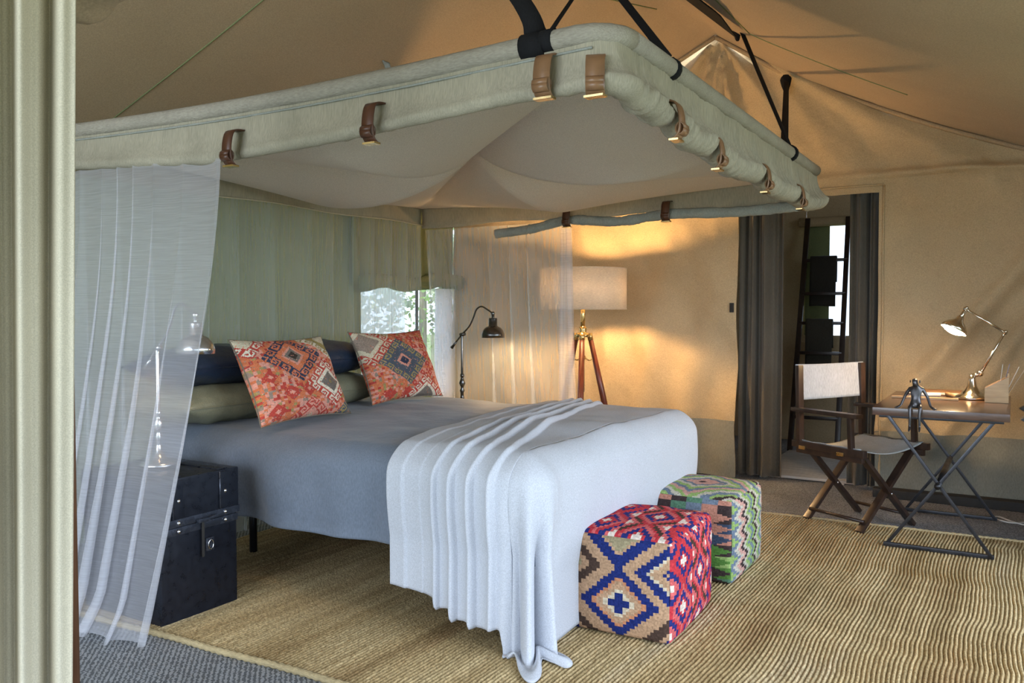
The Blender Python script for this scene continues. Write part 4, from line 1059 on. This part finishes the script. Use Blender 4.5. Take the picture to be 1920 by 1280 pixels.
sh = obj('shade', MB().lathe(prof, 36, P2, RS), M['chrome'], t)
obj('bulb', MB().lathe([(.012, .088), (.030, .098), (.050, .118), (.058, .134), (.046, .148), (.024, .155), (.001, .157)], 16, P2, RS), M['bulb_desk'], sh)
obj('reflector', MB().lathe([(.012, .0865), (.046, .1005), (.0635, .1205), (.0705, .1375)], 36, P2, RS), M['enamel'], sh)

# letter rack with papers
q0 = at(1846, 754, 2, DZT); q1 = at(1893, 757, 2, DZT)
rx0, rx1, ry0, rdep = q0.x, q1.x - .005, (q0.y + q1.y) / 2, .085
t = thing('letter_rack', 'pale wooden wedge-shaped letter rack on the desk corner', 'letter rack', (rx0, ry0, DZT))
for y in (ry0, ry0 + rdep): obj('side_panel', MB().prism([(rx0, y, DZT + .001), (rx1, y, DZT + .001), (rx1, y, DZT + .145), (rx0 + .06, y, DZT + .115), (rx0, y, DZT + .08)], (0, .008, 0)), M['oak'], t, smooth=False, bevel=.001)
obj('end_panel', MB().box((rx1 - .004, ry0 + rdep / 2 + .004, DZT + .083), (.008, rdep - .012, .164)), M['oak'], t, smooth=False, bevel=.001)
obj('end_panel', MB().box((rx0 + .004, ry0 + rdep / 2 + .004, DZT + .04), (.008, rdep - .012, .075)), M['oak'], t, smooth=False)
obj('bottom', MB().box(((rx0 + rx1) / 2, ry0 + rdep / 2 + .004, DZT + .006), (rx1 - rx0 - .018, rdep - .012, .008)), M['oak'], t, smooth=False)
for k, (a, h, m, lab) in enumerate(((.10, .21, M['paper'], 'white envelope standing leftmost in the letter rack'), (.22, .215, plain('blue_card', (.16, .18, .34), .6), 'blue card standing between white papers in the letter rack'), (.42, .215, M['paper'], 'white card leaning rightmost in the letter rack'), (.52, .21, plain('buff_card', (.5, .4, .28), .7), 'buff card behind the others in the letter rack'))):
    xx = rx1 - .05 + .009 * k; g = MB().bar((xx, ry0 + .045, DZT + .012), (xx + .19 * sin(a) , ry0 + .045, DZT + .012 + .19 * cos(a) * (h / .2)), .05, .002, (1, 0, 0)); o = obj('envelope', g, m, smooth=False); tag(o, lab, 'paper')
g = MB().tube([(rx0 + .02, ry0 + .05, DZT + .105), (rx0 + .085, ry0 + .05, DZT + .135)], .004, 8).tube([(rx0 + .085, ry0 + .05, DZT + .135), (rx0 + .10, ry0 + .05, DZT + .142)], .006, 8)
o = obj('wooden_pen', g, M['oak'])
o.location.z = -.02; tag(o, 'slim wooden pen lying along the slope of letter rack', 'pen')
# folder, papers, ruler, eraser
b0 = at(1700, 738, 2, DZT)
t = thing('leather_folder', 'brown leather folder lying on desk behind the monkey figure', 'folder', (b0.x + .12, b0.y + .05, DZT))
obj('cover', MB().box((b0.x + .14, b0.y + .10, DZT + .010), (.30, .20, .018)), M['leather_light'], t, bevel=.004)
obj('page_block', MB().box((b0.x + .14, b0.y + .0, DZT + .010), (.29, .004, .012)), M['paper'], t, smooth=False)
p0 = at(1672, 745, 2, DZT); p1 = at(1797, 751, 2, DZT)
o = obj('wooden_ruler', MB().bar((p0.x, p0.y, DZT + .007), (p1.x, p1.y, DZT + .007), .03, .010), M['oak'], smooth=False, bevel=.002); tag(o, 'long wooden ruler lying on the desk behind the monkey figure', 'ruler')
p0 = at(1715, 743, 2, DZT); p1 = at(1763, 744, 2, DZT)
o = obj('rolled_paper', MB().tube([(p0.x, p0.y + .02, DZT + .011), (p1.x, p1.y + .02, DZT + .011)], .010, 12), M['paper']); tag(o, 'small white paper roll on the desk near the monkey figure', 'paper')
p0 = at(1775, 742, 2, DZT); p1 = at(1790, 745, 2, DZT)
o = obj('wooden_peg', MB().tube([(p0.x, p0.y, DZT + .012), (p1.x, p1.y - .01, DZT + .011)], [.011, .009], 10), M['oak']); tag(o, 'stubby pale wooden peg lying by the desk lamp base', 'peg')

# ------------------------------------------------------------------ bronze monkey sitting on the desk edge
hipc = at(1717, 762, 1, DY_0 + .02)
mx0, my0 = hipc.x, DY_0 + .025
def skin(name, pts, edges, rad, mat, parent, root=0):
    me = bpy.data.meshes.new(name); me.from_pydata(pts, edges, []); o = bpy.data.objects.new(name, me); COL.objects.link(o); o.parent = parent
    me.materials.append(mat)
    md = o.modifiers.new('skin', 'SKIN'); md.use_smooth_shade = True
    for i, r in enumerate(rad):
        sv = me.skin_vertices[0].data[i]; sv.radius = (r, r) if not isinstance(r, tuple) else r; sv.use_root = (i == root)
    s = o.modifiers.new('sub', 'SUBSURF'); s.levels = 2; s.render_levels = 2; return o
t = thing('monkey_figure', 'small bronze seated monkey figure with dangling legs on desk edge', 'figurine', (mx0, my0, DZT), world=False); t.scale = (1.14, 1.14, 1.14)
P = []; Ed = []; Rd = []
def add(p, r, frm=None):
    P.append(p); Rd.append(r)
    if frm is not None: Ed.append((frm, len(P) - 1))
    return len(P) - 1
pel = add((0, 0, .022), .019); bel = add((0, .004, .045), .018, pel); che = add((0, .002, .082), (.022, .017), bel); nk = add((0, -.006, .104), .009, che)
hd = add((-.004, -.012, .122), .0165, nk); mz = add((-.008, -.032, .116), .0095, hd); top = add((-.004, -.006, .138), .011, hd)
for s in (-1, 1):
    sh = add((s * .026, .002, .090), .0095, che); el = add((s * .046, .004, .055), .0065, sh); wr = add((s * .060, -.008, .016), .0055, el)
    hn = add((s * .068, -.014, .007), .0055, wr)
    for k, (dx, dy) in enumerate(((.016, -.006), (.018, -.001), (.015, .005), (.006, -.012))): add((s * (.068 + dx), -.014 + dy, .004), .0028, hn)
    hp_ = add((s * .017, -.014, .014), .0115, pel); kn = add((s * .021, -.040, .010), .0085, hp_); sh2 = add((s * .019, -.046, -.035), .0062, kn); an_ = add((s * .020, -.044, -.076), .0055, sh2)
    ft = add((s * .020, -.058, -.090), .0050, an_); add((s * .021, -.070, -.094), .0038, ft)
body = skin('body', P, Ed, Rd, M['bronze'], t, pel)
for s in (-1, 1):
    obj('ear', MB().lathe([(.001, .003), (.006, .002), (.007, -.002), (.001, -.003)], 12, (s * .019 - .004, -.008, .124), Matrix.Rotation(PI / 2, 3, 'Y')), M['bronze'], t)
    obj('eye', MB().lathe([(.0001, .002), (.002, .0), (.0001, -.002)], 8, (s * .0055 - .006, -.028, .127)), M['dark'], t)
obj('brow', MB().tube([(-.013, -.027, .131), (-.005, -.030, .133), (.004, -.027, .131)], .003, 6), M['bronze'], t)

# ------------------------------------------------------------------ armchair at the right edge, cable
t = thing('black_armchair', 'black leather armchair, only its arm end showing at right edge', 'chair', (.42, 5.1, 0))
BL = M['navy']; bl = plain('black_leather', (.012, .012, .014), .35)
for y in (4.98, 5.52):
    obj('arm', MB().prism([(.035, y, .70), (.09, y, .735), (.40, y, .735), (.40, y, .64), (.10, y, .66)], (0, .08, 0)), bl, t, smooth=False, bevel=.012)
    for x in (.16, .40): obj('leg', MB().bar((x, y + .04, 0), (x, y + .04, .66), .03, .03, (0, 1, 0)), M['darkwood'], t, smooth=False)
obj('seat', MB().box((.29, 5.29, .42), (.30, .46, .10)), bl, t, bevel=.02)
g = MB().tube(spline([(.34, 5.95, .008), (.16, 5.86, .008), (.02, 5.72, .008), (-.08, 5.80, .008), (-.05, 5.84, .008), (.06, 5.70, .010), (.3, 5.60, .008), (.40, 5.62, .008)], 8), .005, 8)
o = obj('power_cable', g, M['cable']); tag(o, 'white power cable looped on the floor at right edge', 'cable')
